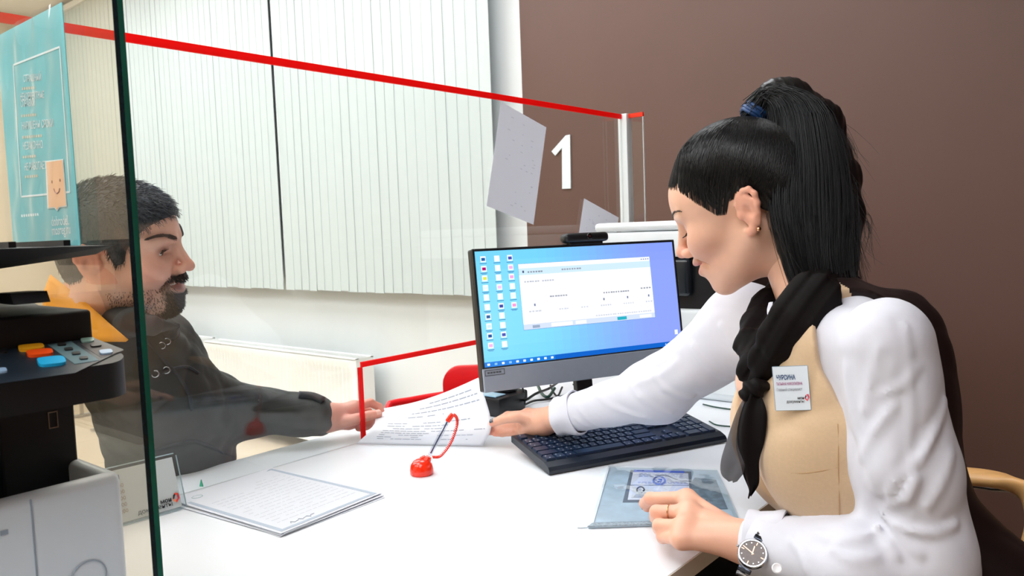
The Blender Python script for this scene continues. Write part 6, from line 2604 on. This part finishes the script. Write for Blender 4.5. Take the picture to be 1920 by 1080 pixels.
for p in cand:
    x, y, z = p
    Y = abs(y)
    zz = z - .8 * 9.0 * min(Y, .035) ** 2
    must = (x > .086) and (-.0545 < zz + .001 < -.0400) and Y < .032 and not (x > .108)
    must = must and zz > -.0535
    goat = (x > .060) and (zz < -.074) and z > -.122 and Y < .034
    side = (x > .076) and (.026 < Y < .040) and (-.078 < z < -.038)
    jaw = (x > .0) and z < -.058 and z > -.120 and Y > .02
    pr = .5 if must else (.45 if goat else (.16 if side else (.10 if jaw else 0)))
    if RNG.random() > pr:
        continue
    n_ = unit(np.array([x - .03, y * 1.2, (z + .06) * .8]))
    dn = unit(np.array([.25, .10 * np.sign(y), -.9]) + RNG.normal(0, .25, 3))
    l = (.0065 if goat else (.0055 if must else .003)) * RNG.uniform(.6, 1.3)
    dr_ = unit(dn * .8 + n_ * .5)
    bd.append(M2W(np.array([p - n_ * .0008, p + dr_ * l * .5 + n_ * .0006, p + dr_ * l])))
link('beard', net_mesh('beard', [strands(bd, .00062, .0002)]), M_beard, MN)
ml = []
for k_ in range(22):
    y = .031 + (k_ / 21 - .5) * .024
    for sd in (1, -1):
        r0 = np.array([.0842 - 12 * (y - .031) ** 2, sd * y, .0072 - 12 * (y - .031) ** 2])
        ml.append(M2W(np.array([r0, r0 + [.003, sd * (y - .031) * .15, .0002], r0 + [.0055, sd * (y - .031) * .3, .0014]])))
link('eyelashes', net_mesh('eyelashes', [strands(ml, .0009, .0003)]), M_beard, MN)

# ---- jacket
hipm = dep(338, 1010, 1.82)
ch0, ch1, ch2 = dep(262, 690, 1.68), dep(314, 780, 1.715), dep(324, 880, 1.76)
LSm = ch0 + np.array([-.17, .09, .0])


def jack(P):
    d = chain(P, [ch0, ch1, ch2, hipm], [.112, .118, .118, .13], .05)
    d = smin(d, rc(P, RSm, ch0 + np.array([-.02, .03, .02]), .070, .10), .05)
    d = smin(d, rc(P, LSm, ch0, .07, .09), .06)
    s_ = chain(P, [RSm, REm], [.070, .064], .03)
    s_ = smin(s_, rc(P, REm, RWm + (REm - RWm) * .10, .063, .047), .05)
    d = smin(d, s_, .03)
    d = smin(d, chain(P, [LSm, LSm + np.array([-.02, .10, -.22]), LSm + np.array([.10, .06, -.36])], [.07, .06, .05], .04), .03)
    ad = unit(RWm - REm)
    dist = np.abs((P - REm) @ np.array([0, 0, 1], np.float32))
    d = d + waves(P, 51, 4, .0042, 34, along=(.2, .5, -.6), aniso=.25) + waves(P, 53, 3, .0020, 55, along=(.6, .6, -.3), aniso=.15)
    # open neck
    return smax(d, -rc(P, nkm + np.array([0, 0, .05]), nbm + (nkm - nbm) * .25, .085, .072), .01)


lo_ = np.array([-2.10, .52, .42])
hi_ = np.array([-1.452, 1.30, 1.12])
jv, jf = surface_nets(jack, lo_, hi_, .0055)
jk = link('jacket', net_mesh('jacket', [(jv, jf)]), M_jack, MN)
cp = [dep(180, 575, 1.64), dep(200, 590, 1.545), dep(240, 604, 1.505), dep(288, 612, 1.515), dep(333, 613, 1.56)]
cv_, cf_ = surface_nets(lambda P: np.minimum(chain(P, cp, [.024, .028, .027, .018, .004], .01, (-.1, -.3, 1) if False else CAM - cp[2], 3.2), chain(P, [dep(331, 611, 1.565), dep(318, 622, 1.62), dep(300, 626, 1.68)], [.006, .018, .022], .01, CAM - cp[2], 2.4)) + .0015 * np.sin(P @ np.array([60, 40, 90], np.float32)), np.array(cp).min(0) - .07, np.array(cp).max(0) + np.array([.06, .14, .07]), .003)
link('collar', net_mesh('collar', [(cv_, cf_)]), M_jackd, jk)


def jack_pt(x, y, off=.001):
    zz = np.linspace(1.47, 2.0, 400)
    P = (CAM + ray(x, y)[None] * zz[:, None]).astype(np.float32)
    dv = jack(P)
    k = np.argmax(dv < 0)
    return dep(x, y, zz[k] - off) if dv[k] < 0 else None


for x, y in ((291, 701), (312, 694), (303, 648), (313, 640)):
    p = jack_pt(x, y, .002)
    if p is not None:
        ax_ = unit(CAM - p)
        u_ = unit(np.cross(ax_, [0, 0, 1]))
        v_ = np.cross(ax_, u_)
        MB().tube([p + (u_ * math.cos(a) + v_ * math.sin(a)) * .0065 for a in np.linspace(0, 6.283, 18, endpoint=False)], .0014, 6, closed=True).obj('snap_ring', M_steel, jk, smooth=True)


def jseam(px, r=.002, name='seam', m=None):
    q = [jack_pt(*p) for p in px]
    q = [p for p in q if p is not None]
    if len(q) > 2:
        MB().tube(spline(q, 30), r, 6).obj(name, m or M_jackd, jk, smooth=True)


jseam([(275, 640), (300, 668), (330, 700), (352, 735), (360, 770)], .004, 'zip_placket')
jseam([(272, 848), (310, 838), (360, 826), (400, 838), (418, 850)], .0025, 'hem_seam')
jseam([(300, 700), (330, 690), (352, 688), (372, 700)], .0035, 'pocket_flap')
tb = [jack_pt(*p, .004) for p in ((560, 742), (585, 744), (606, 752))]
if all(p is not None for p in tb):
    MB().tube(spline(tb, 10), [.011] * 10, 8).obj('cuff_tab', M_jackd, jk, smooth=True)
# orange hood lining lying over the near shoulder
hp_ = [(94, 514), (120, 534), (165, 570), (205, 606), (241, 637), (236, 641), (205, 641), (165, 640), (120, 640), (84, 640), (78, 600), (82, 546)]
hv_ = [dep(x, y, 1.475 + .0004 * (240 - x)) for x, y in hp_]
hb = MB()
n_ = len(hv_)
cen_ = sum(hv_) / n_
off_ = unit(cen_ - CAM) * .035
hb.prism(hv_, off_)
ho = hb.obj('hood_lining', M_oran, jk)
bm = bmesh.new()
bm.from_mesh(ho.data)
bmesh.ops.triangulate(bm, faces=[f for f in bm.faces if len(f.verts) > 4])
bmesh.ops.subdivide_edges(bm, edges=bm.edges[:], cuts=2, use_grid_fill=True)
for v in bm.verts:
    p = np.array(v.co)
    v.co = Vector(p + unit(CAM - p) * .006 * math.sin(p[2] * 70 + p[0] * 90))
for f in bm.faces:
    f.smooth = True
bm.to_mesh(ho.data)
bm.free()


def jeans(P):
    d = None
    for sd in (-1, 1):
        a = np.array([-1.78, .93, .50]) + np.array([.62, -.77, 0]) * .09 * sd
        kn = a + np.array([.16, .36, .02]) + np.array([.0, -.03, 0]) * (sd > 0)
        ft = kn + np.array([-.02, .0, -.45])
        e = chain(P, [a, kn, ft], [.095, .072, .055], .03)
        d = e if d is None else smin(d, e, .02)
    return d + waves(P, 61, 3, .002, 40)


nv_, nf_ = surface_nets(jeans, (-2.05, .6, .04), (-1.42, 1.42, .66), .009)
link('jeans', net_mesh('jeans', [(nv_, nf_)]), M_jeans, MN)
for sd in (-1, 1):
    a = np.array([-1.78, .93, .50]) + np.array([.62, -.77, 0]) * .09 * sd + np.array([.14, .36, 0]) + np.array([.0, -.03, 0]) * (sd > 0)
    s0, s1 = np.array([a[0], a[1], .055]), np.array([a[0] + .06, a[1] + .13, .04])
    qv, qf = surface_nets(lambda P: smax(rc(P, s0, s1, .048, .036), -(P[:, 2] - .003), .004), np.minimum(s0, s1) - .07, np.maximum(s0, s1) + .07, .006)
    link('shoe', net_mesh('shoe', [(qv, qf)]), M_blk, MN)
# his chair
cc = np.array([-1.83, .83, 0])
RZ = Matrix.Translation(cc) @ Matrix.Rotation(math.radians(-40), 4, 'Z')
t = thing('visitor_chair', 'black visitor chair the man sits on', 'chair', cc)
MB().box((-.22, -.22, .35), (.22, .22, .415), r=.025, seg=4).xf(RZ).obj('seat', M_blkm, t, smooth=40)
MB().box((-.21, -.27, .50), (.21, -.235, .80), r=.016, seg=4).xf(RZ).obj('backrest', M_blkm, t, smooth=40)
for sx in (-1, 1):
    for sy in (-1, 1):
        MB().tube([RZ @ Vector((sx * .19, sy * .19, .36)), RZ @ Vector((sx * .20, sy * .21, 0))], .011, 10).obj('leg', M_chrome, t, smooth=True)
    MB().tube([RZ @ Vector((sx * .17, -.2, .37)), RZ @ Vector((sx * .17, -.25, .42)), RZ @ Vector((sx * .17, -.253, .62))], .010, 8).obj('back_support', M_chrome, t, smooth=True)

# ================================================================ the sheet passed between them
cs = {}
BLc, BRc = at(668, 832, 2, DZ + .002), at(906, 836, 2, DZ + .003)
TRc, TLc = dep(897, 708, 1.87), dep(704, 768, 1.935)
sheet = thing('paper_sheet', 'printed sheet held by both people above the desk', 'paper', (BLc + BRc) / 2, group=None)
n1, n2 = 26, 16
top = []
g_ = np.zeros((n2 + 1, n1 + 1, 3))
Lm, Rm = dep(700, 800, 1.82), dep(921, 792, 1.752)
eL, eR = np.array(spline([BLc, Lm, TLc], n2 + 1)), np.array(spline([BRc, Rm, TRc], n2 + 1))
for j in range(n2 + 1):
    for i in range(n1 + 1):
        u_, v_ = i / n1, j / n2
        p = eL[j] * (1 - u_) + eR[j] * u_
        sag = math.sin(math.pi * u_) * (.012 * v_)
        p = p + np.array([0, 0, -sag])
        p[2] = max(p[2], DZ + .0012)
        g_[j, i] = p
vs = [g_[j, i] for j in range(n2 + 1) for i in range(n1 + 1)]
fs = [(j * (n1 + 1) + i, j * (n1 + 1) + i + 1, (j + 1) * (n1 + 1) + i + 1, (j + 1) * (n1 + 1) + i) for j in range(n2) for i in range(n1)]
po = MB().add(vs, fs).obj('sheet', mat('thin_paper', (232, 236, 244), .7, noise=.012, nscale=10), sheet, smooth=True)
sm_ = po.modifiers.new('thickness', 'SOLIDIFY')
sm_.thickness = .0004
pl = MB()


def gp(u_, v_):
    x, y = min(max(u_, 0), .9999) * n1, min(max(v_, 0), .9999) * n2
    i, j = int(x), int(y)
    a, b = x - i, y - j
    p = (g_[j, i] * (1 - a) + g_[j, i + 1] * a) * (1 - b) + (g_[j + 1, i] * (1 - a) + g_[j + 1, i + 1] * a) * b
    return p + unit(CAM - p) * .0009


for v_, u0, u1, gap in ((.90, .52, .92, .1), (.84, .42, .95, .1), (.77, .34, .95, .05), (.70, .30, .62, .3), (.58, .12, .9, .25), (.52, .12, .7, .25), (.46, .1, .6, .2), (.40, .1, .95, .3), (.34, .1, .5, .2), (.28, .1, .9, .4), (.22, .1, .45, .2), (.16, .12, .85, .4)):
    a = u0
    while a < u1:
        l = RNG.uniform(.02, .07)
        if RNG.random() > gap:
            b_ = min(a + l, u1)
            pl.quad(gp(a, v_), gp(b_, v_), gp(b_, v_ + .014), gp(a, v_ + .014))
        a += l + .008
pl.obj('print_lines', mat('ink_soft2', (150, 158, 174), .7, noise=.03), sheet)

# ================================================================ made-up standing panel filling a grey area far behind
p0, p1 = dep(124, 489, 5.6), dep(124, 572, 5.6)
t = thing('grey_filler', 'made-up grey panel filling the grey area left of the man', 'filler_panel', (p0[0], p0[1], 0))
M_cab = mat('panel_grey', (122, 116, 112), .7, noise=.04)
MB().box((p0[0], p0[1], p1[2]), (p0[0] + .62, p0[1] + .03, p0[2]), r=.006).obj('panel', M_cab, t)
for x in (p0[0] + .02, p0[0] + .58):
    MB().box((x, p0[1] + .005, .02), (x + .02, p0[1] + .025, p1[2])).obj('leg', M_chrome, t)
    MB().box((x - .01, p0[1] - .15, 0), (x + .03, p0[1] + .18, .02), r=.004).obj('foot', M_chrome, t)
